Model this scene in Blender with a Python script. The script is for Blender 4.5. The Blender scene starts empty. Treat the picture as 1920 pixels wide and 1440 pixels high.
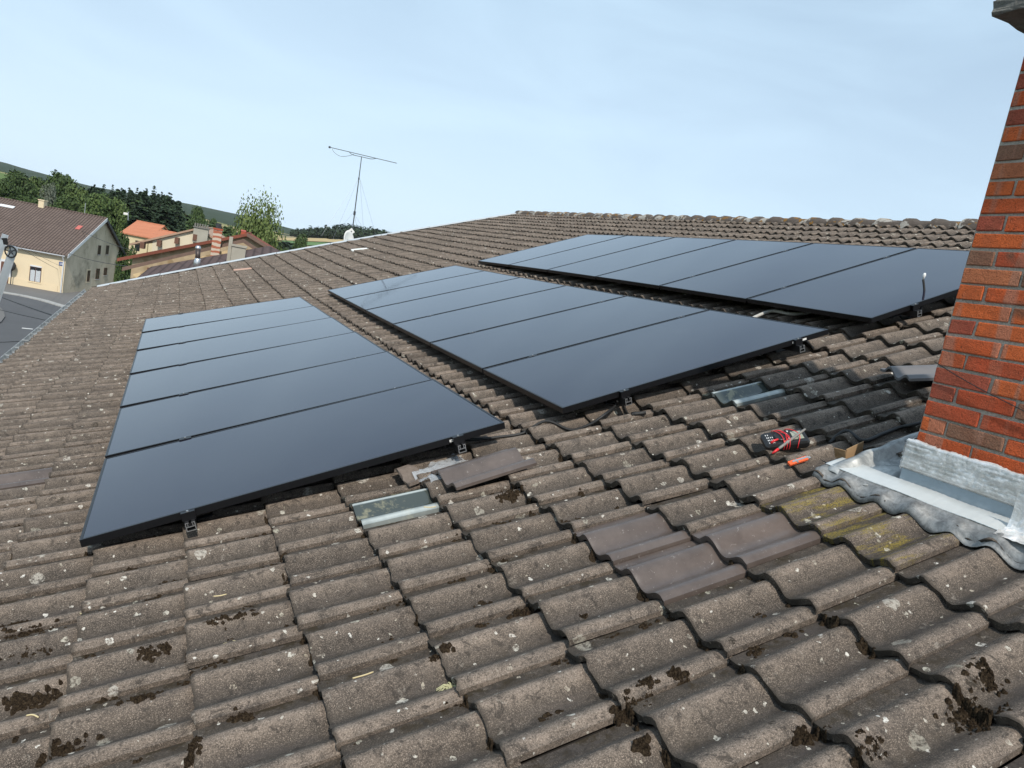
import bpy, bmesh, math, random
import numpy as np
from mathutils import Vector, Matrix

# ------------------------------------------------------------------ camera, world, sun, exposure
S = bpy.context.scene
COL = S.collection
CAM = np.array([0.2635851938, -3.1656941683, 1.3489740510])
ROT = np.array([[0.8948486283, -0.4049958070, 0.1876814555],
                [0.1088956196, -0.2096868552, -0.9716857346],
                [0.4328829824, 0.8899493351, -0.1435357254]])   # rows: image right, image down, forward
FPX = 1331.6
cam_d = bpy.data.cameras.new('camera')
cam = bpy.data.objects.new('camera', cam_d); COL.objects.link(cam)
cam_d.sensor_width = 36.0; cam_d.lens = FPX / 1920 * 36
cam_d.clip_start = 0.05; cam_d.clip_end = 20000
Mr = Matrix(((ROT[0][0], -ROT[1][0], -ROT[2][0]), (ROT[0][1], -ROT[1][1], -ROT[2][1]), (ROT[0][2], -ROT[1][2], -ROT[2][2])))
cam.matrix_world = Matrix.Translation(Vector(CAM)) @ Mr.to_4x4()
S.camera = cam

SUN_EL, SUN_AZ = math.radians(47), math.radians(192)      # azimuth: clockwise from +Y
sd = Vector((math.sin(SUN_AZ) * math.cos(SUN_EL), math.cos(SUN_AZ) * math.cos(SUN_EL), math.sin(SUN_EL)))
sun_d = bpy.data.lights.new('sun', 'SUN'); sun_d.energy = 3.9; sun_d.angle = math.radians(1.1); sun_d.color = (1.0, .93, .83)
sun = bpy.data.objects.new('sun', sun_d); COL.objects.link(sun)
sun.location = (0, -20, 40); sun.rotation_euler = (-sd).to_track_quat('-Z', 'Y').to_euler()

W = bpy.data.worlds.new('World'); S.world = W; W.use_nodes = True
nt = W.node_tree; nt.nodes.clear()
def wn(t, **k):
    n = nt.nodes.new(t)
    for a, b in k.items(): setattr(n, a, b)
    return n
sky = wn('ShaderNodeTexSky'); sky.sky_type = 'NISHITA'; sky.sun_disc = False
sky.sun_elevation = SUN_EL; sky.sun_rotation = SUN_AZ; sky.air_density = 1.0; sky.dust_density = 1.6; sky.ozone_density = 1.4
tc = wn('ShaderNodeTexCoord'); mp = wn('ShaderNodeMapping'); mp.inputs['Scale'].default_value = (1.2, 1.6, 5.0); mp.inputs['Rotation'].default_value = (.25, .35, .5)
nz = wn('ShaderNodeTexNoise'); nz.inputs['Scale'].default_value = 1.6; nz.inputs['Detail'].default_value = 5; nz.inputs['Roughness'].default_value = .5; nz.inputs['Distortion'].default_value = .7
rp = wn('ShaderNodeValToRGB'); rp.color_ramp.elements[0].position = .36; rp.color_ramp.elements[0].color = (.50, .50, .50, 1); rp.color_ramp.elements[1].position = .68; rp.color_ramp.elements[1].color = (.80, .80, .80, 1)
mx = wn('ShaderNodeMix', data_type='RGBA'); mx.inputs[7].default_value = (5.9, 7.9, 9.6, 1)
bg = wn('ShaderNodeBackground'); bg.inputs['Strength'].default_value = .115
wo = wn('ShaderNodeOutputWorld')
nt.links.new(tc.outputs['Generated'], mp.inputs['Vector']); nt.links.new(mp.outputs[0], nz.inputs['Vector']); nt.links.new(nz.outputs['Fac'], rp.inputs[0])
# high thin veil thickens to a pale haze toward the horizon
sxy = wn('ShaderNodeSeparateXYZ'); nt.links.new(tc.outputs['Generated'], sxy.inputs[0])
hz = wn('ShaderNodeValToRGB'); e_ = hz.color_ramp.elements; e_[0].position = 0.0; e_[0].color = (.85, .85, .85, 1); e_[1].position = .75; e_[1].color = (0, 0, 0, 1); m_ = e_.new(.16); m_.color = (.45, .45, .45, 1); m2_ = e_.new(.36); m2_.color = (.10, .10, .10, 1)
nt.links.new(sxy.outputs['Z'], hz.inputs[0])
mh = wn('ShaderNodeMix', data_type='RGBA'); mh.inputs[7].default_value = (6.7, 8.3, 9.7, 1); nt.links.new(hz.outputs[0], mh.inputs[0]); nt.links.new(mx.outputs[2], mh.inputs[6])
nt.links.new(rp.outputs[0], mx.inputs[0]); nt.links.new(sky.outputs[0], mx.inputs[6]); nt.links.new(mh.outputs[2], bg.inputs[0]); nt.links.new(bg.outputs[0], wo.inputs[0])
S.view_settings.view_transform = 'Standard'; S.view_settings.look = 'None'; S.view_settings.exposure = 0.02; S.view_settings.gamma = 1.0

random.seed(7); RNG = np.random.default_rng(11)

# ------------------------------------------------------------------ geometry helpers
def ray(px, py): return ROT.T @ np.array([(px - 960) / FPX, (py - 720) / FPX, 1.0])
def at(px, py, d): return CAM + ray(px, py) * d                       # point at depth d along the view axis
def on_z(px, py, z):
    d = ray(px, py); return CAM + d * (z - CAM[2]) / d[2]
def on_plane(px, py, p, n):
    d = ray(px, py); n = np.array(n, float); return CAM + d * (np.dot(np.array(p) - CAM, n) / np.dot(d, n))

TH0, KAP = 0.30855, 0.01641                                           # roof pitch at s=0 and its change per metre of slope
def arcX(s): return (np.sin(TH0 + KAP * s) - np.sin(TH0)) / KAP
def arcZ(s): return -(np.cos(TH0 + KAP * s) - np.cos(TH0)) / KAP
def arcS(X): return (np.arcsin(np.sin(TH0) + KAP * X) - TH0) / KAP
def arcP(s, y, h=0.0):
    t = TH0 + KAP * s
    return np.array([arcX(s) - h * np.sin(t), y, arcZ(s) + h * np.cos(t)])
TREF = -0.167
XR, YV = 8.235, 14.72                                                  # ridge line and far verge
XB = 4.36
def Zn(X):
    X = np.asarray(X, float); s = arcS(np.minimum(X, XB)); z = arcZ(s) + TREF / np.cos(TH0 + KAP * s)
    zb = arcZ(arcS(XB)) + TREF / np.cos(TH0 + KAP * arcS(XB))
    return np.where(X > XB, zb + (X - XB) * (2.87 - zb) / (XR - XB), z)
def Zf(X):
    X = np.asarray(X, float); u = np.clip((X + 1.396) / (XR + 1.396), 0, 1)
    return -.585 + (X + 1.396) * (3.06 + .585) / (XR + 1.396) + .05 * np.sin(np.pi * u)
def Zt(X, y):
    w = np.clip((np.asarray(y, float) - 2.0) / (YV - 2.0), 0, 1) ** 1.5
    return (1 - w) * Zn(X) + w * Zf(X)
def roofP(s, y, h):
    """point of the roof surface: s along the slope, y along the ridge, h off the tiles' reference plane"""
    s = np.asarray(s, float); y = np.asarray(y, float); h = np.asarray(h, float)
    X = arcX(s); e = .02
    sl = (Zt(X + e, y) - Zt(X - e, y)) / (2 * e); nn = np.sqrt(1 + sl * sl)
    return np.stack([X - h * sl / nn, y + 0 * X, Zt(X, y) + h / nn], -1)
G_ = .3457; TWD = .2925
def course_s(k, y): return -1.2936 + G_ * k - .014 * y
def joint_y(j, s): return -.6795 + TWD * j + .05 * (s - 1.129)
def pix_roof(px, py, h=.03):
    """where the sight line through a pixel meets the tiles: used at design time to read positions"""
    d = ray(px, py); lo, hi = .5, .5
    def f(t):
        X = CAM + d * t; return X[2] - (Zt(X[0], X[1]) + h)
    while f(hi) > 0 and hi < 60: lo = hi; hi *= 1.02
    for _ in range(50):
        m = (lo + hi) / 2
        if f(m) > 0: lo = m
        else: hi = m
    X = CAM + d * hi; return float(arcS(X[0])), float(X[1])
def tile_at(px, py):
    s, y = pix_roof(px, py); k = math.floor((s + 1.2936 + .014 * y) / G_)
    j = math.floor((y + .6795 - .05 * (course_s(k, y) - 1.129)) / TWD); return k, j

def mesh_obj(name, V, Fs, mats, parent=None, smooth=False, mi=None, uv=None, attr=None):
    V = np.asarray(V, float).reshape(-1, 3)
    if parent is not None: V = V - np.array(root_loc(parent))
    me = bpy.data.meshes.new(name)
    if isinstance(Fs, np.ndarray):
        n, q = Fs.shape
        me.vertices.add(len(V)); me.vertices.foreach_set('co', V.ravel())
        me.loops.add(n * q); me.loops.foreach_set('vertex_index', Fs.ravel().astype(np.int32))
        me.polygons.add(n); me.polygons.foreach_set('loop_start', np.arange(0, n * q, q, dtype=np.int32)); me.polygons.foreach_set('loop_total', np.full(n, q, dtype=np.int32))
        me.update(calc_edges=True); me.validate()
    else:
        me.from_pydata([tuple(v) for v in V], [], Fs); me.update()
    for m in (mats if isinstance(mats, (list, tuple)) else [mats]): me.materials.append(m)
    if mi is not None: me.polygons.foreach_set('material_index', np.asarray(mi, np.int32))
    me.polygons.foreach_set('use_smooth', np.full(len(me.polygons), bool(smooth)))
    if uv is not None:
        l = me.uv_layers.new(name='tile'); idx = np.zeros(len(me.loops), np.int32); me.loops.foreach_get('vertex_index', idx)
        l.data.foreach_set('uv', np.asarray(uv)[idx].ravel())
    if attr is not None:
        for kx, v in attr.items():
            a = me.attributes.new(kx, 'FLOAT', 'POINT'); a.data.foreach_set('value', np.asarray(v, float))
    o = bpy.data.objects.new(name, me); COL.objects.link(o)
    if parent is not None: o.parent = parent
    return o
def root_loc(o):
    l = Vector((0, 0, 0))
    while o is not None: l = l + o.location; o = o.parent
    return l
def thing(name, label, cat, loc, group=None):
    o = bpy.data.objects.new(name, None); COL.objects.link(o); o.location = tuple(float(a) for a in loc); o.empty_display_size = .2
    o['label'] = label; o['category'] = cat
    if group: o['group'] = group
    return o
def tag(o, label, cat, group=None):
    o['label'] = label; o['category'] = cat
    if group: o['group'] = group
    return o
def rebase(o, base):
    """give a single-mesh thing its origin at a base point"""
    b = Vector([float(a) for a in base]); o.data.transform(Matrix.Translation(-b)); o.location = b; return o
def copy_tree(o, parent=None):
    c = o.copy(); COL.objects.link(c)
    if parent is not None: c.parent = parent
    for ch in list(o.children): copy_tree(ch, c)
    return c

class MB:
    """collects shapes for one mesh"""
    def __init__(s): s.v = []; s.f = []; s.m = []
    def add(s, V, Fs, m=0):
        b = len(s.v); s.v += [tuple(float(a) for a in v) for v in V]; s.f += [tuple(i + b for i in f) for f in Fs]; s.m += [m] * len(Fs)
    def hexa(s, P, m=0):       # 8 points: bottom ring 0-3, top ring 4-7
        s.add(P, [(3, 2, 1, 0), (4, 5, 6, 7), (0, 1, 5, 4), (1, 2, 6, 5), (2, 3, 7, 6), (3, 0, 4, 7)], m)
    def box(s, o, ax, ay, az, m=0):   # origin corner, three edge vectors
        o, ax, ay, az = [np.array(a, float) for a in (o, ax, ay, az)]
        s.hexa([o, o + ax, o + ax + ay, o + ay, o + az, o + ax + az, o + ax + ay + az, o + ay + az], m)
    def cbox(s, c, hx, hy, hz, ax=(1, 0, 0), ay=(0, 1, 0), az=(0, 0, 1), m=0):
        c, ax, ay, az = [np.array(a, float) for a in (c, ax, ay, az)]
        s.box(c - ax * hx - ay * hy - az * hz, ax * 2 * hx, ay * 2 * hy, az * 2 * hz, m)
    def tube(s, pts, r, n=8, m=0, cap=True):
        pts = [np.array(p, float) for p in pts]; rr = r if isinstance(r, (list, tuple)) else [r] * len(pts); b = len(s.v); V = []; ref = None
        for i, p in enumerate(pts):
            t = pts[min(i + 1, len(pts) - 1)] - pts[max(i - 1, 0)]; t = t / (np.linalg.norm(t) + 1e-12)
            if ref is None: ref = np.array([0, 0, 1.0]) if abs(t[2]) < .9 else np.array([1.0, 0, 0])
            u = np.cross(t, ref); u /= np.linalg.norm(u) + 1e-12; w = np.cross(u, t); ref = w
            for k in range(n):
                a = 2 * math.pi * k / n; V.append(p + (u * math.cos(a) + w * math.sin(a)) * rr[i])
        Fs = [(i * n + k, i * n + (k + 1) % n, (i + 1) * n + (k + 1) % n, (i + 1) * n + k) for i in range(len(pts) - 1) for k in range(n)]
        if cap: Fs += [tuple(range(n - 1, -1, -1)), tuple((len(pts) - 1) * n + k for k in range(n))]
        s.add(V, Fs, m)
    def poly(s, P, th, m=0):    # planar polygon extruded by vector th
        P = [np.array(p, float) for p in P]; th = np.array(th, float); n = len(P)
        s.add(P + [p + th for p in P], [tuple(range(n))[::-1], tuple(range(n, 2 * n))] + [(i, (i + 1) % n, n + (i + 1) % n, n + i) for i in range(n)], m)
    def build(s, name, mats, parent=None, smooth=False, bevel=0):
        o = mesh_obj(name, s.v, s.f, mats, parent, smooth, s.m)
        bm = bmesh.new(); bm.from_mesh(o.data); bmesh.ops.recalc_face_normals(bm, faces=bm.faces)
        if bevel: bmesh.ops.bevel(bm, geom=list(bm.edges), offset=bevel, segments=1, affect='EDGES', profile=.5)
        bm.to_mesh(o.data); bm.free(); return o
def spline(P, n=8):
    P = [np.array(p, float) for p in P]; Q = []
    for i in range(len(P) - 1):
        a, b, c, d = P[max(i - 1, 0)], P[i], P[i + 1], P[min(i + 2, len(P) - 1)]
        for k in range(n):
            t = k / n; Q.append(.5 * (2 * b + (c - a) * t + (2 * a - 5 * b + 4 * c - d) * t * t + (3 * b - a - 3 * c + d) * t ** 3))
    return Q + [P[-1]]

# ------------------------------------------------------------------ materials
class NT:
    def __init__(s, name):
        s.m = bpy.data.materials.new(name); s.m.use_nodes = True; s.t = s.m.node_tree; s.b = s.t.nodes['Principled BSDF']
    def n(s, t, **k):
        n = s.t.nodes.new(t)
        for a, b in k.items(): setattr(n, a, b)
        return n
    def l(s, a, b): s.t.links.new(a, b)
    def val(s, sock, v):
        if hasattr(v, 'is_output') or hasattr(v, 'links'): s.l(v, sock)
        else: sock.default_value = v
    def coord(s, which='Object'): return s.n('ShaderNodeTexCoord').outputs[which]
    def noise(s, vec, scale, detail=4, rough=.6, dist=0):
        n = s.n('ShaderNodeTexNoise'); s.l(vec, n.inputs['Vector']); n.inputs['Scale'].default_value = scale; n.inputs['Detail'].default_value = detail
        n.inputs['Roughness'].default_value = rough; n.inputs['Distortion'].default_value = dist; return n.outputs['Fac']
    def ramp(s, f, stops):
        r = s.n('ShaderNodeValToRGB'); s.l(f, r.inputs[0]); e = r.color_ramp.elements
        while len(e) < len(stops): e.new(.5)
        for i, (p, c) in enumerate(stops): e[i].position = p; e[i].color = (c, c, c, 1) if isinstance(c, (int, float)) else (*c, 1)
        return r.outputs[0]
    def mix(s, f, a, b, mode='MIX'):
        m = s.n('ShaderNodeMix', data_type='RGBA', blend_type=mode)
        for sock, v in ((m.inputs[0], f), (m.inputs[6], a), (m.inputs[7], b)):
            if hasattr(v, 'is_linked'): s.l(v, sock)
            elif isinstance(v, (int, float)): sock.default_value = v if sock.type == 'VALUE' else (v, v, v, 1)
            else: sock.default_value = (*v, 1)
        return m.outputs[2]
    def math(s, op, a, b=0.0, c=0.0):
        m = s.n('ShaderNodeMath', operation=op)
        for i, v in enumerate((a, b, c)):
            if hasattr(v, 'is_linked'): s.l(v, m.inputs[i])
            else: m.inputs[i].default_value = v
        return m.outputs[0]
    def bump(s, h, strength=.3, dist=.01):
        b = s.n('ShaderNodeBump'); s.l(h, b.inputs['Height']); b.inputs['Strength'].default_value = strength; b.inputs['Distance'].default_value = dist
        s.l(b.outputs[0], s.b.inputs['Normal']); return b
    def out(s, col=None, rough=None, metal=None, spec=None):
        for nm, v in (('Base Color', col), ('Roughness', rough), ('Metallic', metal), ('Specular IOR Level', spec)):
            if v is None: continue
            if hasattr(v, 'is_linked'): s.l(v, s.b.inputs[nm])
            else: s.b.inputs[nm].default_value = (*v, 1) if isinstance(v, tuple) else v
        return s.m
def simple(name, c, rough=.7, metal=0, var=.25, scale=8, bump=0, bscale=40, spec=.5, detail=4):
    t = NT(name); co = t.coord(); f = t.noise(co, scale, detail)
    col = t.mix(f, tuple(a * (1 - var) for a in c), tuple(min(1, a * (1 + var)) for a in c))
    if bump: t.bump(t.noise(co, bscale, 5), bump, .01)
    return t.out(col, rough, metal, spec)

def tile_material(name, kind='old'):
    t = NT(name); co = t.coord(); a = t.n('ShaderNodeAttribute', attribute_name='rnd'); rnd = a.outputs['Fac']
    uvn = t.n('ShaderNodeUVMap', uv_map='tile'); sx = t.n('ShaderNodeSeparateXYZ'); t.l(uvn.outputs[0], sx.inputs[0]); U, Vv = sx.outputs[0], sx.outputs[1]
    big = t.noise(co, 2.6, 6, .7); mid = t.noise(co, 14, 5, .65); fine = t.noise(co, 330, 3, .7); fine2 = t.noise(co, 190, 4, .7)
    base = t.mix(t.ramp(mid, [(.3, 0.), (.72, 1.)]), (.054, .043, .0345), (.148, .118, .092))
    base = t.mix(t.ramp(big, [(.38, 0.), (.66, 1.)]), base, t.mix(.75, base, (.052, .046, .040)))
    # pink worn concrete on the crests
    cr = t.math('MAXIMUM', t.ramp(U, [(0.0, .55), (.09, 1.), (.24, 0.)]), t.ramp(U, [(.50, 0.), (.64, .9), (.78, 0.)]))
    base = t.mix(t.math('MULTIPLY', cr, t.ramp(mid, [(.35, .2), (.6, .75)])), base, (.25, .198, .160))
    base = t.mix(1.0, base, t.ramp(rnd, [(0., .62), (.5, .96), (1., 1.28)]), 'MULTIPLY')
    # grain of the concrete
    base = t.mix(t.ramp(fine, [(.50, 0.), (.64, .70)]), base, (.40, .325, .265))
    base = t.mix(t.ramp(fine2, [(.36, .75), (.50, 0.)]), base, (.045, .038, .032))
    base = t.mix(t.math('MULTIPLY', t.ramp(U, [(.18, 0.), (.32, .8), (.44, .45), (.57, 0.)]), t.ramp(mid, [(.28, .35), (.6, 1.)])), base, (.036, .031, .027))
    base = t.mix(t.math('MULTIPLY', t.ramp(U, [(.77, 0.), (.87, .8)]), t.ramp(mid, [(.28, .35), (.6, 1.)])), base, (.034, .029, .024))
    # dark algae streaks running down the pans
    st = t.n('ShaderNodeMapping'); t.l(co, st.inputs['Vector']); st.inputs['Scale'].default_value = (2.0, 16.0, 2.0)
    base = t.mix(t.math('MULTIPLY', t.ramp(t.noise(st.outputs[0], 1.4, 4, .6), [(.5, 0.), (.68, .75)]), t.ramp(U, [(.2, .4), (.4, 1.), (.52, .3), (.8, 1.)])), base, (.058, .050, .046))
    # moss lodged in the pan by the side lap
    pan = t.math('MAXIMUM', t.ramp(U, [(.82, 0.), (.93, 1.)]), t.math('MULTIPLY', t.ramp(U, [(.28, 0.), (.38, .7), (.46, 0.)]), .55))
    ms = t.math('MULTIPLY', pan, t.ramp(t.noise(co, 9, 5, .7, .4), [(.52, 0.), (.60, 1.)]))
    base = t.mix(ms, base, t.mix(fine2, (.014, .010, .007), (.055, .042, .025)))
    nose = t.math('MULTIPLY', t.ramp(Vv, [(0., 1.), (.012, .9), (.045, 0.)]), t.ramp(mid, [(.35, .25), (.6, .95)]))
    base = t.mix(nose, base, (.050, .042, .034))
    # lichens and droppings
    wv = t.n('ShaderNodeVectorMath', operation='ADD'); nv = t.n('ShaderNodeTexNoise'); t.l(co, nv.inputs['Vector']); nv.inputs['Scale'].default_value = 38; nv.inputs['Detail'].default_value = 3
    sc = t.n('ShaderNodeVectorMath', operation='SCALE'); t.l(nv.outputs['Color'], sc.inputs[0]); sc.inputs['Scale'].default_value = .030
    t.l(co, wv.inputs[0]); t.l(sc.outputs[0], wv.inputs[1])
    crust = t.noise(co, 85, 5, .75)
    def spots(scale, thr, cut, c1, c2, base, amt=1.0):
        v = t.n('ShaderNodeTexVoronoi'); t.l(wv.outputs[0], v.inputs['Vector']); v.inputs['Scale'].default_value = scale
        sep = t.n('ShaderNodeSeparateColor'); t.l(v.outputs['Color'], sep.inputs[0])
        m = t.math('MULTIPLY', t.math('LESS_THAN', sep.outputs[0], cut), t.math('LESS_THAN', v.outputs['Distance'], t.math('MULTIPLY', sep.outputs[1], thr)))
        m = t.math('MULTIPLY', m, t.math('MULTIPLY', t.ramp(crust, [(.40, .0), (.54, 1.)]), amt))
        return t.mix(m, base, t.mix(sep.outputs[2], c1, c2))
    base = spots(8.5, .27, .42, (.46, .43, .38), (.27, .25, .20), base, .75)
    base = spots(20, .30, .24, (.62, .59, .53), (.36, .34, .27), base, .85)
    base = spots(11, .30, .10, (.030, .024, .018), (.05, .04, .03), base)
    base = spots(48, .36, .14, (.6, .58, .53), (.3, .26, .2), base)
    base = t.mix(t.ramp(t.noise(co, 26, 6, .8, .8), [(.53, 0.), (.62, .75)]), base, (.034, .029, .025))
    base = t.mix(t.ramp(t.noise(co, 31, 6, .8, .5), [(.60, 0.), (.68, .55)]), base, (.30, .265, .225))
    if kind == 'yellow':
        yl = t.math('MULTIPLY', t.ramp(t.noise(st.outputs[0], 2.1, 5, .65), [(.50, 0.), (.6, .9)]), t.ramp(fine2, [(.42, .1), (.56, 1.)]))
        base = t.mix(yl, base, (.20, .155, .03))
    t.l(t.math('MULTIPLY', fine, .5), t.n('ShaderNodeMath').inputs[0])
    hgt = t.math('ADD', t.math('MULTIPLY', fine, .35), t.math('ADD', t.math('MULTIPLY', fine2, .5), t.math('MULTIPLY', mid, 1.0)))
    t.bump(hgt, .55, .006)
    return t.out(base, .93, 0, .25)

M = {}
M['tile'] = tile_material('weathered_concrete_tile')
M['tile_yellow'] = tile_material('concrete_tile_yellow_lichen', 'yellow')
M['new_tile'] = (lambda t: (t.bump(t.noise(t.coord(), 160, 3), .12, .003), t.out(
    t.mix(t.ramp(t.noise(t.coord(), 42, 6, .75, 1.5), [(.63, 0.), (.66, .7)]), t.mix(t.ramp(t.noise(t.coord(), 7, 6, .7), [(.3, 0.), (.7, 1.)]), (.074, .058, .051), (.125, .100, .088)), (.40, .37, .34)), .34, 0, .5))[1])(NT('smooth_brown_tile'))
M['grey_tile'] = simple('smooth_grey_tile', (.13, .125, .128), .5, 0, .15, 9)
M['pink_tile'] = simple('pale_pink_clay_tile', (.42, .27, .21), .8, 0, .15, 20, .2, 80)
M['deck'] = simple('roof_underlay', (.02, .017, .015), .95)
M['zinc'] = (lambda t: (t.bump(t.noise(t.coord(), 34, 3, .5), .12, .01), t.out(t.mix(t.ramp(t.noise(t.coord(), 9, 6, .7, .6), [(.38, 0.), (.62, 1.)]), (.21, .22, .22), (.50, .51, .50)), t.ramp(t.noise(t.coord(), 18, 4), [(.3, .45), (.7, .65)]), .30, .5))[1])(NT('weathered_zinc'))
M['zinc_white'] = simple('pale_zinc_cover', (.50, .53, .55), .5, .25, .08, 6)
M['black_frame'] = simple('black_anodised_aluminium', (.012, .012, .014), .38, .5, .2, 30)
M['alu'] = simple('mill_finish_aluminium', (.62, .63, .64), .34, .9, .08, 30)
M['alu_dark'] = simple('dark_aluminium_rail', (.055, .055, .058), .4, .7, .15, 30)
M['rubber'] = simple('black_rubber', (.012, .012, .012), .6, 0, .2, 30)
M['cable_grey'] = simple('dusty_black_cable', (.035, .034, .033), .6, 0, .3, 20)
M['white_paint'] = simple('white_paint', (.7, .7, .68), .5, 0, .05, 10)
M['white_dusty'] = simple('dusty_grey_plastic', (.42, .41, .38), .6, 0, .2, 20)
M['steel'] = simple('galvanised_steel', (.45, .46, .47), .45, .8, .15, 20)
def glass_panel():
    t = NT('black_cell_glass'); co = t.coord()
    sx = t.n('ShaderNodeSeparateXYZ'); t.l(co, sx.inputs[0])
    # barely visible cell grid under the glass
    cx = t.math('LESS_THAN', t.math('PINGPONG', t.math('DIVIDE', sx.outputs[0], .0934), .5), .012); cy = t.math('LESS_THAN', t.math('PINGPONG', t.math('DIVIDE', sx.outputs[1], .1836), .5), .008)
    g = t.math('MAXIMUM', cx, cy)
    col = t.mix(t.math('MULTIPLY', g, .5), (.0080, .0074, .0195), (.0100, .0095, .0215))
    dust = t.ramp(t.noise(co, 1.7, 5, .6), [(.35, .0), (.75, .03)])
    col = t.mix(dust, col, (.22, .21, .2))
    t.out(col, t.ramp(t.noise(co, 3.1, 4), [(.3, .035), (.7, .07)]), 0, .5)
    t.b.inputs['IOR'].default_value = 1.54
    t.b.inputs['Coat Weight'].default_value = .0
    return t.m
M['panel_glass'] = glass_panel()
# ------------------------------------------------------------------ our house: tiled roof
GROUND = -9.6
KT = np.array([0, .09, .38, .665, .87, 1.0]); KH = np.array([.023, .036, .0, .043, .010, .009])
def prof(t):
    t = np.asarray(t, float); i = np.clip(np.searchsorted(KT, t, 'right') - 1, 0, len(KT) - 2)
    u = (t - KT[i]) / (KT[i + 1] - KT[i]); return KH[i] + (KH[i + 1] - KH[i]) * (.5 - .5 * np.cos(np.pi * u))
TS = np.array([0, .03, .065, .10, .15, .20, .25, .30, .34, .38, .42, .46, .50, .54, .58, .62, .665, .71, .75, .79, .83, .87, .93, .985])
VS = np.array([0, .014, .06, .3, .65, 1.0, 1.10])
NTS, NVS = len(TS), len(VS)
def tile_grid(k, j, rnd, lift=0.0, tiltv=0.0, dy=0.0, ds=0.0, rough=1.0, vend=1.10, pts=None):
    """vertices of one interlocking tile, quads, uv, as arrays"""
    VV = VS.copy(); VV[-1] = vend
    T, V = np.meshgrid(TS, VV)
    yj = joint_y(j, course_s(k, 0)); y = yj + T * TWD + dy
    s = course_s(k, y) + V * G_ + ds
    y = y + .05 * (V * G_)
    h = prof(T) + .029 * (1 - V) + lift + tiltv * (1 - V)
    h[0] -= .003
    chip = RNG.normal(0, 1, NTS) * .0022 * rough; chip = np.convolve(chip, [.2, .6, .2], 'same') * 1.5
    s[0] += chip; s[1] += chip * .7
    sb = s[0] + .006 + RNG.normal(0, .0025, NTS) * rough; hb = h[0] - .024 + RNG.normal(0, .0022, NTS) * rough
    s = np.vstack([sb, s]); h = np.vstack([hb, h]); y = np.vstack([y[0], y]); T = np.vstack([T[0], T]); V = np.vstack([V[0], V])
    # side lip at t=0
    ls, lh, ly = s[1:, 0], h[1:, 0] - .020, y[1:, 0] + .001
    s_all = np.concatenate([s.ravel(), ls]); y_all = np.concatenate([y.ravel(), ly]); h_all = np.concatenate([h.ravel(), lh])
    uv = np.stack([np.concatenate([T.ravel(), np.zeros(NVS)]), np.concatenate([V.ravel(), V[1:, 0]])], -1)
    return s_all, y_all, h_all, uv
def tile_faces():
    F = []; R_ = NVS + 1
    for r in range(R_ - 1):
        for c in range(NTS - 1): F.append((r * NTS + c, r * NTS + c + 1, (r + 1) * NTS + c + 1, (r + 1) * NTS + c))
    b = R_ * NTS
    for r in range(NVS - 1): F.append(((r + 1) * NTS, (r + 2) * NTS, b + r + 1, b + r))
    return np.array(F, np.int64)[:, ::-1]
TF = tile_faces()

SR = float(arcS(XR))
SPECIAL = {}     # (k, j) -> kind, tiles swapped for something else
for px, py, kind in ((1190, 990, 'brown'), (1300, 1075, 'brown'), (1430, 1015, 'brown'), (752, 958, 'glass'), (1405, 748, 'glass'),
                     (62, 898, 'brown'), (668, 471, 'pale'), (457, 507, 'pink')):
    SPECIAL[tile_at(px, py)] = kind
YEL = set(tile_at(px, py) for px, py in ((1560, 965), (1600, 950), (1680, 1010), (1740, 1030), (1720, 1040)))
house = thing('house', 'house under the brown concrete tile roof that carries the solar panels', 'house', (3.4, 4, GROUND))

def build_tiles():
    SS, YY, HH, UV, RN, FF, MI = [], [], [], [], [], [], []; off = 0
    for k in range(0, 30):
        for j in range(-14, 56):
            yj = joint_y(j, course_s(k, 0))
            if yj > YV - .01 or yj < -6.2: continue
            if (k, j) in SPECIAL: continue
            far = yj > 6
            rnd = float(np.clip(RNG.normal(.5, .19), 0, 1))
            s, y, h, uv = tile_grid(k, j, rnd, lift=RNG.normal(0, .0018), tiltv=abs(RNG.normal(0, .0034)), dy=RNG.normal(0, .0026), ds=RNG.normal(0, .0055), rough=.6 if far else 1.2)
            y = np.minimum(y, YV); s = np.minimum(s, SR)
            SS.append(s); YY.append(y); HH.append(h); UV.append(uv); RN.append(np.full(len(s), rnd)); FF.append(TF + off); off += len(s)
            MI.append(np.full(len(TF), 1 if (k, j) in YEL else 0))
    s, y, h = np.concatenate(SS), np.concatenate(YY), np.concatenate(HH)
    P = roofP(s, y, h)
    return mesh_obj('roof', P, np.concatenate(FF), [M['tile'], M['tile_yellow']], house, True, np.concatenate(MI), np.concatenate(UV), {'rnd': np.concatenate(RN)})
roof = build_tiles()
bpy.context.view_layer.update()
# sharp edges at noses are kept by a smooth-by-angle split
def sharpen(o, ang=38):
    bm = bmesh.new(); bm.from_mesh(o.data); a = math.radians(ang)
    for e in bm.edges:
        if len(e.link_faces) == 2 and e.calc_face_angle(0) > a: e.smooth = False
    bm.to_mesh(o.data); bm.free()
sharpen(roof)

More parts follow.
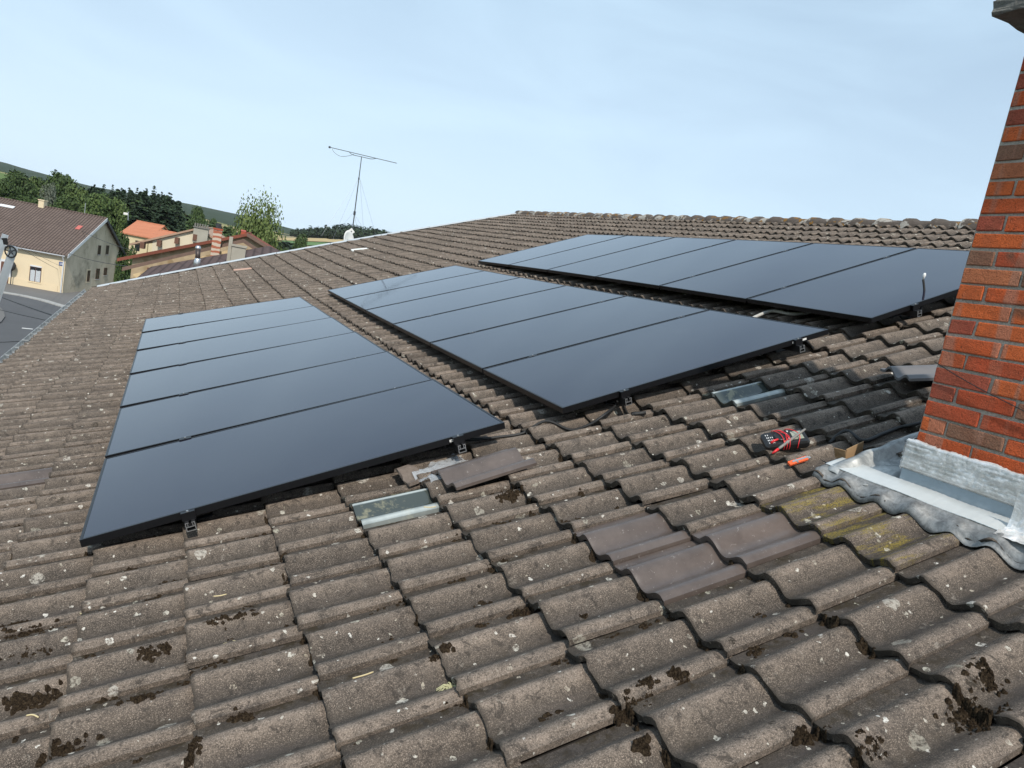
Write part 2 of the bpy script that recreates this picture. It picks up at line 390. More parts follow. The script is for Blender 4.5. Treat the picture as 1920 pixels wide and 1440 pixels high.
# boarding under the tiles, back slope, walls
def roof_deck():
    Xs = np.linspace(-1.30, XR, 24); Ys = np.linspace(-6.3, YV - .02, 30)
    V = [(x, y, float(Zt(x, y)) - .035) for y in Ys for x in Xs]; n = len(Xs)
    F = [(r * n + c, r * n + c + 1, (r + 1) * n + c + 1, (r + 1) * n + c) for r in range(len(Ys) - 1) for c in range(n - 1)]
    return mesh_obj('roof_underlay', V, F, M['deck'], roof)
roof_deck()
def back_slope():
    Ys = np.linspace(-6.3, YV, 14); V = []
    for y in Ys:
        z = float(Zt(XR, y)); V += [(XR + .02, y, z - .01), (XR + 4.5, y, z - 1.75), (XR + 9.2, y, z - 3.3)]
    F = [(r * 3 + c, r * 3 + c + 1, (r + 1) * 3 + c + 1, (r + 1) * 3 + c) for r in range(len(Ys) - 1) for c in range(2)]
    return mesh_obj('back_roof_slope', V, F, M['tile'], house)
back_slope()
M['render'] = simple('grey_render', (.42, .38, .32), .9, 0, .15, 3, .2, 60)
def house_walls():
    m = MB(); x0, x1, y0, y1 = -1.05, XR * 2 + .7, -6.0, YV - .06
    def ring(y):
        xs = np.linspace(x0, XR, 8); top = [(x, y, float(Zt(x, y)) - .06) for x in xs]
        return [(x0, y, GROUND)] + top + [(XR + 4.5, y, float(Zt(XR, y)) - 1.85), (x1, y, float(Zt(XR, y)) - 3.45), (x1, y, GROUND)]
    a, b = ring(y0), ring(y1); n = len(a)
    m.add(a, [tuple(range(n))]); m.add(b, [tuple(range(n))[::-1]])
    m.add([(x0, y0, GROUND), (x0, y1, GROUND), (x0, y1, float(Zt(x0, y1)) - .06), (x0, y0, float(Zt(x0, y0)) - .06)], [(0, 1, 2, 3)])
    m.add([(x1, y0, GROUND), (x1, y1, GROUND), (x1, y1, float(Zt(XR, y1)) - 3.45), (x1, y0, float(Zt(XR, y0)) - 3.45)], [(3, 2, 1, 0)])
    return m.build('wall', M['render'], house)
house_walls()

# ridge tiles: one row of overlapping caps, sub-part of the roof
M['ridge'] = (lambda t, co=None: (t.bump(t.noise(t.coord(), 60, 5, .7), .5, .02), t.out(
    t.mix(t.ramp(t.noise(t.coord(), 7, 5, .65, .5), [(.585, 0.), (.60, .9)]),
          t.mix(t.ramp(t.noise(t.coord(), 4.5, 5, .65, .5), [(.53, 0.), (.56, .75)]), t.mix(t.noise(t.coord(), 20, 4), (.055, .046, .04), (.14, .115, .098)), (.42, .40, .36)), (.22, .11, .02)), .95, 0, .2))[1])(NT('lichened_ridge_tile'))
def ridge_caps():
    V, F = [], []; y = -6.0; n = 9; i = 0
    while y < YV - .05:
        L = .45; step = .375
        for q, (yy, r) in enumerate(((y, .115), (y + .30, .122), (y + .36, .140), (y + L, .143))):
            yy = min(yy, YV + .04); z0 = float(Zt(XR, yy)) - .035 + RNG.normal(0, .003)
            for c in range(n):
                a = math.pi * c / (n - 1); V.append((XR + r * 1.12 * math.cos(a), yy, z0 + r * math.sin(a) ** .8 * 1.12))
        b = i * 4 * n
        F += [(b + q * n + c, b + q * n + c + 1, b + (q + 1) * n + c + 1, b + (q + 1) * n + c) for q in range(3) for c in range(n - 1)]
        F += [tuple(b + c for c in range(n))[::-1], tuple(b + 3 * n + c for c in range(n))]
        y += step; i += 1
    o = mesh_obj('ridge_tiles', V, F, M['ridge'], roof, True)
    sharpen(o, 45); return o
ridge_caps()
# mortar bedding below the caps
def bedding():
    m = MB(); Ys = np.linspace(-6, YV, 40)
    for a, b in zip(Ys[:-1], Ys[1:]):
        za, zb = float(Zt(XR, a)), float(Zt(XR, b))
        m.hexa([(XR - .105, a, za - .07), (XR + .1, a, za - .07), (XR + .1, b, zb - .07), (XR - .105, b, zb - .07), (XR - .105, a, za - .006), (XR + .1, a, za - .006), (XR + .1, b, zb - .006), (XR - .105, b, zb - .006)])
    m.build('ridge_bedding', M['deck'], roof)
bedding()
# verge cover (zinc strip on the far gable) and gutter
def verge():
    m = MB(); Xs = np.linspace(-1.36, XR - .05, 9)
    for a, b in zip(Xs[:-1], Xs[1:]):
        za, zb = float(Zt(a, YV)), float(Zt(b, YV)); b2 = b - .012
        m.hexa([(a, YV - .02, za - .16), (b2, YV - .02, zb - .16), (b2, YV + .05, zb - .16), (a, YV + .05, za - .16),
                (a, YV - .02, za + .088), (b2, YV - .02, zb + .088), (b2, YV + .05, zb + .088), (a, YV + .05, za + .088)])
        m.hexa([(a, YV - .09, za + .058), (b2, YV - .09, zb + .058), (b2, YV - .02, zb + .075), (a, YV - .02, za + .075),
                (a, YV - .09, za + .062), (b2, YV - .09, zb + .062), (b2, YV - .02, zb + .088), (a, YV - .02, za + .088)])
    m.build('verge_cover', M['zinc_white'], house, bevel=.004)
verge()
def gutter():
    Ys = np.arange(-6.2, YV + .05, .10); m = MB(); n = 9
    def c(y): return -1.31 - .012 * y, float(Zt(-1.3, y)) - .055
    V = []
    for y in Ys:
        x, z = c(y)
        for k in range(n):
            a = math.pi + math.pi * k / (n - 1); V.append((x - .035 + .055 * math.cos(a), y, z + .055 * math.sin(a)))
        V.append((x - .035 + .058, y, z)); V.insert(len(V) - n - 1, (x - .035 - .060, y, z + .012))
    q = n + 2
    F = [(r * q + k, r * q + k + 1, (r + 1) * q + k + 1, (r + 1) * q + k) for r in range(len(Ys) - 1) for k in range(q - 1)]
    g = mesh_obj('gutter', V, F, M['zinc'], house, True)
    mod = g.modifiers.new('thick', 'SOLIDIFY'); mod.thickness = .003
    for y in np.arange(-6, YV, .55):
        b = MB(); x, z = c(y); b.box((x - .10, y, z + .002), (.12, 0, 0), (0, .025, 0), (0, 0, .005)); b.box((x - .0975, y, z - .05), (.004, 0, 0), (0, .03, 0), (0, 0, .066)); b.build('bracket', M['zinc'], g)
gutter()
# ------------------------------------------------------------------ solar panels, rails
PW, PITCH, PH, PT = 1.92229, 1.154, 1.134, .033
S0 = [0, 2.28082, 4.52937]; Y0 = [0, .07448, .04701]; YAW = [.01263, .00745, .00436]; TWI = [-.01274, -.00184, .00263]; SAG = [-.01067, -.01228, .01746]
def panel_pt(a, u, v):
    L = 6 * PITCH; s = S0[a] + u * PW - YAW[a] * v; y = Y0[a] + v + YAW[a] * u * PW
    return arcP(s, y, TWI[a] * (u - .5) * (v - L / 2) + SAG[a] * 4 * v * (L - v) / L / L)
def panel_frame(a, v):
    p00, p10, p01 = panel_pt(a, 0, v), panel_pt(a, 1, v), panel_pt(a, 0, v + PH)
    x = p10 - p00; x /= np.linalg.norm(x); yv = (p01 - p00) + (panel_pt(a, 1, v + PH) - p10); yv -= x * np.dot(yv, x); yv /= np.linalg.norm(yv); z = np.cross(x, yv)
    c = (p00 + p10 + p01 + panel_pt(a, 1, v + PH)) / 4
    o = c - x * PW / 2 - yv * PH / 2
    return o, x, yv, z
def mat4(o, x, y, z): return Matrix(((x[0], y[0], z[0], o[0]), (x[1], y[1], z[1], o[1]), (x[2], y[2], z[2], o[2]), (0, 0, 0, 1)))
ARR = ('lowest array beside the gutter', 'middle array', 'uppermost array below the ridge')
ORD = ('nearest the camera', 'second from the camera', 'third from the camera', 'fourth from the camera', 'fifth from the camera', 'farthest from the camera')
def make_panel():
    t = thing('solar_panel', '', 'solar panel', (0, 0, 0))
    m = MB(); w = .011
    for o, ax, ay in (((0, 0, -PT), (PW, 0, 0), (0, w, 0)), ((0, PH - w, -PT), (PW, 0, 0), (0, w, 0)), ((0, w, -PT), (w, 0, 0), (0, PH - 2 * w, 0)), ((PW - w, w, -PT), (w, 0, 0), (0, PH - 2 * w, 0))):
        m.box(o, ax, ay, (0, 0, PT))
    for o, ax, ay in (((w, w, -PT), (PW - 2 * w, 0, 0), (0, .02, 0)), ((w, PH - w - .02, -PT), (PW - 2 * w, 0, 0), (0, .02, 0))): m.box(o, ax, ay, (0, 0, .002))
    m.build('frame', M['black_frame'], t)
    g = MB(); g.box((w, w, -.008), (PW - 2 * w, 0, 0), (0, PH - 2 * w, 0), (0, 0, .0065)); g.build('glass', M['panel_glass'], t)
    return t
panel0 = make_panel(); first = True
for a in range(3):
    for i in range(6):
        q = panel0 if first else copy_tree(panel0); first = False
        q.matrix_world = mat4(*panel_frame(a, i * PITCH)); q['group'] = 'black solar panels on the tiled roof'
        q['label'] = f'black framed solar panel, {ORD[i]} in the {ARR[a]}'
        if i == 0 and a < 2:
            lb = MB(); xs = 1.62 if a == 0 else 1.66
            lb.box((xs, -.0012, -.024), (.075, 0, 0), (0, .001, 0), (0, 0, .012)); st = lb.build('sticker', M['white_paint'], None); st.parent = q
            bl = MB()
            for z in range(9): bl.box((xs + .006 + z * .0045, -.0018, -.021), (.002 if z % 2 else .003, 0, 0), (0, .0005, 0), (0, 0, .006))
            b_ = bl.build('barcode', M['rubber'], None); b_.parent = st
# two rails under each array, with clamps and roof hooks
def make_rail(a, u, nm):
    L = 5 * PITCH + PH; o = panel_pt(a, u, -.03)
    t = thing('mounting_rail', f'aluminium mounting rail under the {nm} side of the {ARR[a]}', 'mounting rail', o, 'rails under the solar panels')
    n = 14; m = MB(); ends = []
    vs = np.linspace(-.045, L + .04, n); prev = None
    def fr(v):
        p = panel_pt(a, u, v); x = panel_pt(a, u + .05, v) - panel_pt(a, u - .05, v); x /= np.linalg.norm(x)
        y = panel_pt(a, u, v + .1) - panel_pt(a, u, v - .1); y /= np.linalg.norm(y); z = np.cross(x, y); return p - z * PT, x, y, z
    w, hgt, th = .020, .040, .0035
    def section(v):   # hollow rail outline: two webs, base and lipped top
        p, x, y, z = fr(v); return p, x, y, z
    for va, vb in zip(vs[:-1], vs[1:]):
        pa, x, y, z = fr(va); pb = fr(vb)[0]; d = pb - pa
        m.box(pa - x * w - z * hgt, x * th, d, z * hgt); m.box(pa + x * (w - th) - z * hgt, x * th, d, z * hgt)
        m.box(pa - x * (w - th) - z * hgt, x * 2 * (w - th), d, z * th); m.box(pa - x * (w - th) - z * hgt * .55, x * 2 * (w - th), d, z * th)
        m.box(pa - x * (w - th) - z * th, x * (w * .62), d, z * th * .98); m.box(pa + x * (w * .38 - th * .4) - z * th, x * (w * .62 - th * .62), d, z * th * .98)
    body = m.build('rail_body', [M['alu_dark']], t)
    # bright cut end facing the camera
    p, x, y, z = fr(vs[0]); e = MB(); y2 = -y * .0015
    for dx, dz, ww, hh in ((-w, -hgt, th, hgt), (w - th, -hgt, th, hgt), (-w + th, -hgt, 2 * w - 2 * th, th), (-w + th, -th, w * .62, th), (w * .38 - th * .4, -th, w * .62 - th * .62, th), (-w + th, -hgt * .55, 2 * w - 2 * th, th)):
        e.box(p + x * dx + z * dz + y2, x * ww, -y2 * .98, z * hh)
    for sx in (-1, 1): e.box(p + x * (sx * .010 - .0015) - z * .018 + y2, x * .003, -y2 * .98, z * .012)
    e.build('rail_end', M['alu'], body)
    for i in range(7):
        v = -.006 if i == 0 else (L + .006 if i == 6 else i * PITCH - .01)
        p, x, y, z = fr(v); c = MB()
        if i in (0, 6):
            sg = -1 if i == 0 else 1
            c.box(p - x * .028 + z * (PT + .0005) - y * (.012 if sg > 0 else .016), x * .056, y * .028, z * .004)
            c.box(p - x * .028 + y * (sg * .004 if sg > 0 else -.016), x * .056, y * .012, z * (PT + .0003)); nmz = 'end_clamp'
        else:
            c.box(p - x * .032 + z * (PT + .0008) - y * .021, x * .064, y * .042, z * .004); c.box(p - x * .02 - y * .007, x * .04, y * .014, z * (PT + .0006)); nmz = 'mid_clamp'
        co = c.build(nmz, M['black_frame'], t)
        b = MB(); cy = -y * .008 if i == 0 else y * 0; b.tube([p + z * (PT + .0045) + cy, p + z * (PT + .010) + cy], .0055, 6); b.build('bolt', M['steel'], co)
    for v in (.16, 2.0, 3.9, 5.7):
        p, x, y, z = fr(v); h = MB()
        q = p - x * .026 - z * hgt
        h.box(q - y * .015, -x * .006, y * .03, z * .034); h.box(q - y * .015 - z * .030, -x * .006, y * .03, z * .03); h.box(q - y * .015 - z * .034, x * .11, y * .03, z * .005)
        h.box(q - x * .006 - y * .012 + z * .018, -x * .006, y * .01, z * .01)
        h.build('roof_hook', M['alu_dark'], t)
    return t
for a, us in ((0, (.215, .865)), (1, (.20, .86)), (2, (.20, .80))):
    make_rail(a, us[0], 'gutter'); make_rail(a, us[1], 'ridge')
# ------------------------------------------------------------------ swapped tiles, chimney, things lying on the roof
def tile_uv(s, y):
    k = math.floor((s + 1.2936 + .014 * y) / G_); s0 = -1.2936 + G_ * k - .014 * y; v = (s - s0) / G_
    yy = y - .05 * (s - s0); j = math.floor((yy + .6795 - .05 * (course_s(k, 0) - 1.129)) / TWD)
    t = (yy - joint_y(j, course_s(k, 0))) / TWD; return k, j, min(max(t, 0), .999), min(max(v, 0), 1)
def tile_h(s, y):
    k, j, t, v = tile_uv(s, y); return float(prof(t)) + .029 * (1 - v)
def on_roof(px, py, up=0.0):
    s, y = pix_roof(px, py, .03)
    for _ in range(3): s, y = pix_roof(px, py, tile_h(s, y) + up)
    return s, y
def rp_(s, y, h): return roofP(s, y, h)
def frame_at(s, y, h, ang):
    """axes on the roof: x turned by ang from upslope towards +Y, z off the roof"""
    o = roofP(s, y, h); a = roofP(s + .01, y, h) - roofP(s - .01, y, h); a /= np.linalg.norm(a)
    b = roofP(s, y + .01, h) - roofP(s, y - .01, h); b /= np.linalg.norm(b); z = np.cross(a, b); z /= np.linalg.norm(z); b = np.cross(z, a)
    x = a * math.cos(ang) + b * math.sin(ang); y_ = -a * math.sin(ang) + b * math.cos(ang); return o, x, y_, z
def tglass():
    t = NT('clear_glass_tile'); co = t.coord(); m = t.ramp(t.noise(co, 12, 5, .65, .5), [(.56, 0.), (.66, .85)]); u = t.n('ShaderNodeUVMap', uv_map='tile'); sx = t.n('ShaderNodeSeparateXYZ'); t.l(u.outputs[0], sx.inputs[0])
    crest_glint = t.math('MAXIMUM', t.ramp(sx.outputs[0], [(0., .5), (.05, .9), (.13, .0)]), t.ramp(sx.outputs[0], [(.61, 0.), (.64, .95), (.68, .9), (.71, 0.)]))     # bright sky highlights along the two rolls, painted into the colour
    crest_glint = t.math('MULTIPLY', crest_glint, t.ramp(t.noise(co, 9, 3), [(.3, .55), (.6, 1.)])); c = t.mix(m, (.048, .058, .054), (.22, .21, .14)); c = t.mix(crest_glint, c, (.46, .50, .49))
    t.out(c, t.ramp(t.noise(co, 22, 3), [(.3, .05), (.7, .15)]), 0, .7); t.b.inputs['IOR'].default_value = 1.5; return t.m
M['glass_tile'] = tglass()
M['pale_tile'] = simple('milky_white_tile', (.66, .68, .66), .35, 0, .08, 14)
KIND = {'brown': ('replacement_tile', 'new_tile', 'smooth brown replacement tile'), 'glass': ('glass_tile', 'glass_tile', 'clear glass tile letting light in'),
        'pale': ('pale_tile', 'pale_tile', 'milky white light tile'), 'pink': ('clay_tile', 'pink_tile', 'pale pink clay tile')}
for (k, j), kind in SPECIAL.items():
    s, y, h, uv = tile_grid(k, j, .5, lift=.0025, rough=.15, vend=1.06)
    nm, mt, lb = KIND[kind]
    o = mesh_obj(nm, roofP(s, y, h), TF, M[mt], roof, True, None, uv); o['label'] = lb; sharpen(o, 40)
    if kind == 'glass':
        b = MB()
        for c in (9, 16): pass

# --- chimney
XC, YC, CL, CD = 2.85, -1.407, .6375, .46        # face towards the gutter, far corner, length along the ridge, depth
ZB = 1.074
M['mortar'] = simple('grey_gritty_mortar', (.44, .40, .335), .95, 0, .6, 120, .9, 160)
def brickmat():
    t = NT('weathered_orange_brick'); co = t.coord(); g = t.n('ShaderNodeNewGeometry'); r = g.outputs['Random Per Island']
    base = t.ramp(r, [(0., (.62, .120, .040)), (.22, (.70, .155, .048)), (.42, (.52, .095, .042)), (.58, (.40, .095, .060)), (.70, (.66, .130, .045)), (.84, (.27, .15, .10)), (.95, (.55, .19, .09))])
    base.node.color_ramp.interpolation = 'CONSTANT'
    n1 = t.noise(co, 9, 5, .65); n2 = t.noise(co, 55, 5, .7); n3 = t.noise(co, 230, 3, .6)
    base = t.mix(t.ramp(n1, [(.42, 0.), (.62, .35)]), base, (.24, .085, .05))
    mp = t.n('ShaderNodeMapping'); t.l(co, mp.inputs['Vector']); mp.inputs['Scale'].default_value = (7, 13, 1.0); mp.inputs['Rotation'].default_value = (.25, 0, 0)
    base = t.mix(t.math('MULTIPLY', t.ramp(t.noise(mp.outputs[0], 1.0, 2, .4), [(.60, 0.), (.64, .55)]), t.ramp(r, [(.0, 1.), (.45, 1.), (.5, .1), (.7, .1), (.75, 1.)])), base, (.44, .24, .17))
    base = t.mix(t.ramp(t.noise(co, 4.2, 3), [(.63, 0.), (.70, .75)]), base, (.15, .095, .066))
    base = t.mix(t.ramp(n2, [(.30, .9), (.38, 0.)]), base, (.05, .025, .018)); base = t.mix(t.ramp(n3, [(.35, .45), (.5, 0.)]), base, (.13, .045, .025)); base = t.mix(t.ramp(n3, [(.55, 0.), (.7, .3)]), base, (.62, .24, .12))
    t.bump(t.math('ADD', n2, t.math('MULTIPLY', n3, .8)), .9, .007)
    return t.out(base, .95, 0, .12)
M['brick'] = brickmat()
M['concrete'] = simple('dark_lichened_concrete', (.16, .155, .14), .95, 0, .55, 22, .7, 60)
def chimney():
    core = MB(); e = .0065
    core.box((XC + e, YC - CL + e, .55), (CD - 2 * e, 0, 0), (0, CL - 2 * e, 0), (0, 0, 2.03)); ch = core.build('chimney', M['mortar'], house)
    ch['label'] = 'tall orange brick chimney with zinc apron'
    bm = bmesh.new(); ch_ = .063; bh = .052
    def brick(x0, y0, z0, lx, ly):
        r = bmesh.ops.create_cube(bm, size=1.0); vs = r['verts']; j = [random.uniform(-.0016, .0016) for _ in range(3)]; rz = random.gauss(0, .006)
        for v in vs:
            c = Vector((v.co.x * lx, v.co.y * ly, v.co.z * bh)); c.rotate(Matrix.Rotation(rz, 3, 'Z'))
            c += Vector((random.uniform(-.0016, .0016), random.uniform(-.0016, .0016), random.uniform(-.0018, .0018)))
            v.co = c + Vector((x0 + lx / 2 + j[0], y0 + ly / 2 + j[1], z0 + bh / 2 + j[2]))
        es = list({e for v in vs for e in v.link_edges}); bmesh.ops.bevel(bm, geom=es, offset=random.uniform(.0025, .006), segments=2, profile=.6, affect='EDGES')
    k0 = -7
    for k in range(k0, 24):
        z = ZB + k * ch_ + .011; odd = k % 2 == 0
        for face in (0, 1):      # the two long faces: towards and away from the gutter
            x0 = XC if face == 0 else XC + CD - .10
            y = YC; first = True
            while y > YC - CL + .02:
                L = .102 if (first and odd) else .2125
                L = min(L, y - (YC - CL)); first = False
                if L > .03: brick(x0, y - L, z, .10, L - .0105)
                y -= L
        for y0 in (YC - .1025, YC - CL + .0):
            x = XC + .1105; xe = XC + CD - .1105
            while x < xe - .02:
                L = min(.24 if odd else .125, xe - x); brick(x, y0, z, L - .0105, .10); x += L
    me = bpy.data.meshes.new('brickwork'); bmesh.ops.translate(bm, verts=bm.verts, vec=-root_loc(ch)); bm.to_mesh(me); bm.free(); me.materials.append(M['brick'])
    o = bpy.data.objects.new('brickwork', me); COL.objects.link(o); o.parent = ch
    # concrete cap
    cp = MB(); ov = .13; z0 = 2.565
    bmc = bmesh.new(); nx, ny, nz = 10, 14, 3
    bmesh.ops.create_cube(bmc, size=1.0); bmesh.ops.subdivide_edges(bmc, edges=list(bmc.edges), cuts=9, use_grid_fill=True)
    for v in bmc.verts:
        f = 1 if abs(v.co.z) < .45 else .985
        c = Vector(((v.co.x * f) * (CD + 2 * ov), (v.co.y * f) * (CL + .16), v.co.z * .11))
        v.co = c + Vector((XC + CD / 2, YC - CL / 2 - .02, z0 + .055)) + Vector([random.gauss(0, .0028) for _ in range(3)])
    bmesh.ops.translate(bmc, verts=bmc.verts, vec=-root_loc(ch)); mc = bpy.data.meshes.new('chimney_cap'); bmc.to_mesh(mc); bmc.free(); mc.materials.append(M['concrete'])
    oc = bpy.data.objects.new('chimney_cap', mc); COL.objects.link(oc); oc.parent = ch
    nk = MB(); nk.box((XC + .015, YC - CL + .015, 2.525), (CD - .03, 0, 0), (0, CL - .03, 0), (0, 0, .05)); nk.build('mortar_bed', M['mortar'], ch)
    return ch
chim = chimney()
def flashing():
    # tray and wavy skirt on the gutter side
    y0, y1 = -1.135, YC - CL - .16; sE = on_roof(1660, 950)[0] - .01; sI = float(arcS(XC - .01)) + .02
    nj = 150; Ys = np.linspace(y0, y1, nj); sE = sE - .004; sK = sE + .075
    def grid(nm, U, f, mt, mod=.003):
        V = np.concatenate([roofP(u + 0 * Ys, Ys, f(u) + RNG.normal(0, .0005, nj)) for u in U]); F = np.array([(r * nj + c, r * nj + c + 1, (r + 1) * nj + c + 1, (r + 1) * nj + c) for r in range(len(U) - 1) for c in range(nj - 1)])
        o = mesh_obj(nm, V, F, M[mt], chim, True); m = o.modifiers.new('t', 'SOLIDIFY'); m.thickness = mod; m.offset = 1
    def skirt(u):
        th = np.array([max(tile_h(u, yy), tile_h(u + .010, yy) - .014) for yy in Ys]); th = np.convolve(np.pad(th, 3, 'edge'), np.ones(5) / 5, 'same')[3:-3] + .007
        w = min(1, max(0, (u - sE) / (sK - sE))); w = w ** 1.7; return np.maximum(th, th * (1 - w) + .070 * w) if w < .999 else 0 * th + .070
    grid('skirt', list(np.linspace(sE, sK, 8)), skirt, 'zinc_dull')
    grid('apron', [sK - .002, sK + .004, (sK + sI) / 2, sI], lambda u: .072 + 0 * Ys + .0015 * np.sin(Ys * 21 + u * 9), 'zinc_tray')
    # upstand
    u = MB(); u.box((XC - .012, YC - CL - .02, .80), (.006, 0, 0), (0, CL + .026, 0), (0, 0, .16)); u.poly([(XC + .01, YC + .003, .84), (XC + CD, YC + .003, 1.0), (XC + CD, YC + .003, 1.10), (XC + .01, YC + .003, .94)], (0, .003, 0)); u.build('upstand', M['zinc_blue'], chim)
    # side channel on the far side with its raised lip
    Ss = np.linspace(sE + .05, float(arcS(XC + CD + .1)), 40); P = []
    yl = np.mean([pix_roof(px, py, .105)[1] for px, py in ((1600, 866), (1650, 845), (1695, 824))])
    prof_ = [(-1.385, .062), (yl - .10, .056), (yl - .035, .058), (yl - .018, .066), (yl - .004, .100), (yl + .008, .106), (yl + .035, .092)]
    for s in Ss:
        for yy, hh in prof_: q_ = min(1, (s - sE - .05) / .10); P.append(roofP(s, yy + .004 * math.sin(s * 31) + (1 - q_) * .03, (hh if hh < .07 else .066 + (hh - .066) * q_) + .0025 * math.sin(s * 47)))
    n = len(prof_); F = np.array([(r * n + c, r * n + c + 1, (r + 1) * n + c + 1, (r + 1) * n + c) for r in range(len(Ss) - 1) for c in range(n - 1)])
    o = mesh_obj('side_channel', np.array(P), F, M['zinc'], chim, True); m = o.modifiers.new('t', 'SOLIDIFY'); m.thickness = .003
    # crinkled aluminium sealing strip
    def strip(nm, org, ax, nrm, L, z0, z1, nu=110, nv=16, sl=0):
        V = []
        for a in range(nv):
            for b in range(nu):
                q, w = b / (nu - 1), a / (nv - 1); z = z0 + (z1 - z0) * w + sl * q * L
                if a == nv - 1: z += .004 * math.sin(q * 23) * math.sin(q * 7 + 1) + random.gauss(0, .001)
                d = .008 + .0022 * math.sin(w * 42 + 1.6 * math.sin(q * 5) + .8 * math.sin(q * 17)) * (1 if w < .6 else .5) + random.gauss(0, .0008) + (.0035 * abs(math.sin(q * 19 + w * 21 + 2 * math.sin(q * 13 + w * 3))) * math.sin(q * 7 + 1) ** 2 if w > .5 else 0)
                if a in (0, nv - 1): d = .002
                p = np.array(org) + np.array(ax) * (q * L) + np.array(nrm) * d; V.append((p[0], p[1], z))
        F = np.array([(r * nu + c, r * nu + c + 1, (r + 1) * nu + c + 1, (r + 1) * nu + c) for r in range(nv - 1) for c in range(nu - 1)])
        o = mesh_obj(nm, V, F, M['foil'], chim, True); m = o.modifiers.new('t', 'SOLIDIFY'); m.thickness = .002; return o
    strip('sealing_strip', (XC - .012, YC + .012, 0), (0, -1, 0), (-1, 0, 0), CL + .03, .925, 1.040)
    strip('sealing_strip', (XC + CD, YC + .010, 0), (-1, 0, 0), (0, 1, 0), CD + .015, 1.09, 1.20, 70, 16, -.36)
    # crumpled foil patch at the near end of the tray
    V = []; n = 14
    for a in range(n):
        for b in range(n):
            p = roofP(float(arcS(XC)) - .115 + .11 * a / 13, -1.845 - .16 * b / 13, .074 + abs(random.gauss(0, .003)) + .09 * max(0, (a - 8) / 5) ** 1.5); V.append(p)
    F = np.array([(r * n + c, r * n + c + 1, (r + 1) * n + c + 1, (r + 1) * n + c) for r in range(n - 1) for c in range(n - 1)])
    mesh_obj('foil_patch', V, F, M['foil'], chim, False)
M['zinc_dull'] = (lambda t: (t.bump(t.noise(t.coord(), 45, 4, .6), .25, .008), t.out(t.mix(t.ramp(t.noise(t.coord(), 26, 6, .75, .4), [(.35, 0.), (.68, 1.)]), (.115, .118, .118), (.33, .335, .33)), .55, .25))[1])(NT('dull_zinc_skirt'))
M['zinc_tray'] = simple('pale_zinc_tray', (.56, .585, .58), .5, .2, .16, 7, .05, 40)
M['zinc_blue'] = simple('blue_grey_zinc', (.34, .40, .45), .5, .45, .2, 14, .15, 70)
M['foil'] = (lambda t: (t.bump(t.noise(t.coord(), 70, 4, .6, .6), .35, .006), t.out(t.mix(t.ramp(t.noise(t.coord(), 12, 5, .7), [(.4, 0.), (.62, .8)]), (.88, .88, .88), (.50, .49, .46)), .40, .45))[1])(NT('crinkled_aluminium_strip'))
flashing()

# --- loose tiles and plastic
def loose_tile(name, label, mt, s, y, h, ang, pitch=0, roll=0, L=.40, Wd=.295, thick=.014, cat='roof tile'):
    o, x, yv, z = frame_at(s, y, h, ang)
    z2 = z * math.cos(pitch) - x * math.sin(pitch); x = x * math.cos(pitch) + z * math.sin(pitch); z = z2
    y2 = yv * math.cos(roll) + z * math.sin(roll); z = z * math.cos(roll) - yv * math.sin(roll); yv = y2
    nl = 6; V = []
    for q in (0, 1):
        for a in range(nl):
            for t in TS: V.append(o + x * (L * a / (nl - 1)) + yv * (Wd * (t - .5)) + z * (float(prof(t)) - q * thick))
    n = NTS; F = []
    for a in range(nl - 1):
        for c in range(n - 1):
            i = a * n + c; F.append((i, i + n, i + n + 1, i + 1)); k = i + nl * n; F.append((k, k + 1, k + n + 1, k + n))
    b = nl * n
    for c in range(n - 1): F.append((c, c + 1, b + c + 1, b + c)); e = (nl - 1) * n + c; F.append((e + 1, e, b + e, b + e + 1))
    for a in range(nl - 1): F.append((a * n, b + a * n, b + (a + 1) * n, (a + 1) * n)); e = a * n + n - 1; F.append((e, e + n, b + e + n, b + e))
    ob = mesh_obj(name, V, [f[::-1] for f in F], mt, None, True); sharpen(ob, 40); rebase(ob, o); tag(ob, label, cat); return ob
s, y = on_roof(846, 917); lt = loose_tile('loose_tile', 'smooth brown tile lying loose across a clear plastic sheet', M['new_tile'], s - .015, y + .02, .070, .10, -.02, .0, L=.42)
s, y = on_roof(1716, 706); loose_tile('loose_tile', 'smooth grey tile propped up against the brick chimney', M['grey_tile'], s - .17, y - .02, .10, -.42, -.12, -.05, L=.40)
def broken_bit():
    s, y = on_roof(778, 900); o, x, yv, z = frame_at(s, y, tile_h(s, y) + .012, .2); V = []; n = 9
    for q in (0, 1):
        for a in range(5):
            for c in range(n):
                t = .30 + .42 * c / (n - 1); V.append(o + x * (.10 * a / 4 * (1 - .45 * abs(c - 4) / 4) + random.gauss(0, .003) - .05) + yv * (.14 * (c / (n - 1) - .5)) + z * (float(prof(t)) * 1.1 + .014 - q * .017))
    F = []
    for a in range(4):
        for c in range(n - 1): i = a * n + c; F += [(i, i + 1, i + n + 1, i + n), (i + 5 * n, i + 5 * n + n, i + 5 * n + n + 1, i + 5 * n + 1)]
    b = 5 * n
    for c in range(n - 1): F += [(c + 1, c, b + c, b + c + 1), (4 * n + c, 4 * n + c + 1, b + 4 * n + c + 1, b + 4 * n + c)]
    for a in range(4): F += [(a * n, (a + 1) * n, b + (a + 1) * n, b + a * n), ((a + 1) * n + n - 1, a * n + n - 1, b + a * n + n - 1, b + (a + 1) * n + n - 1)]
    o_ = mesh_obj('tile_fragment', V, F, M['moss_tile'], None, False); rebase(o_, o); tag(o_, 'broken piece of old concrete tile left of the plastic sheet', 'tile piece')
M['moss_tile'] = simple('old_concrete', (.15, .12, .10), .95, 0, .5, 40, .5, 120)
broken_bit()
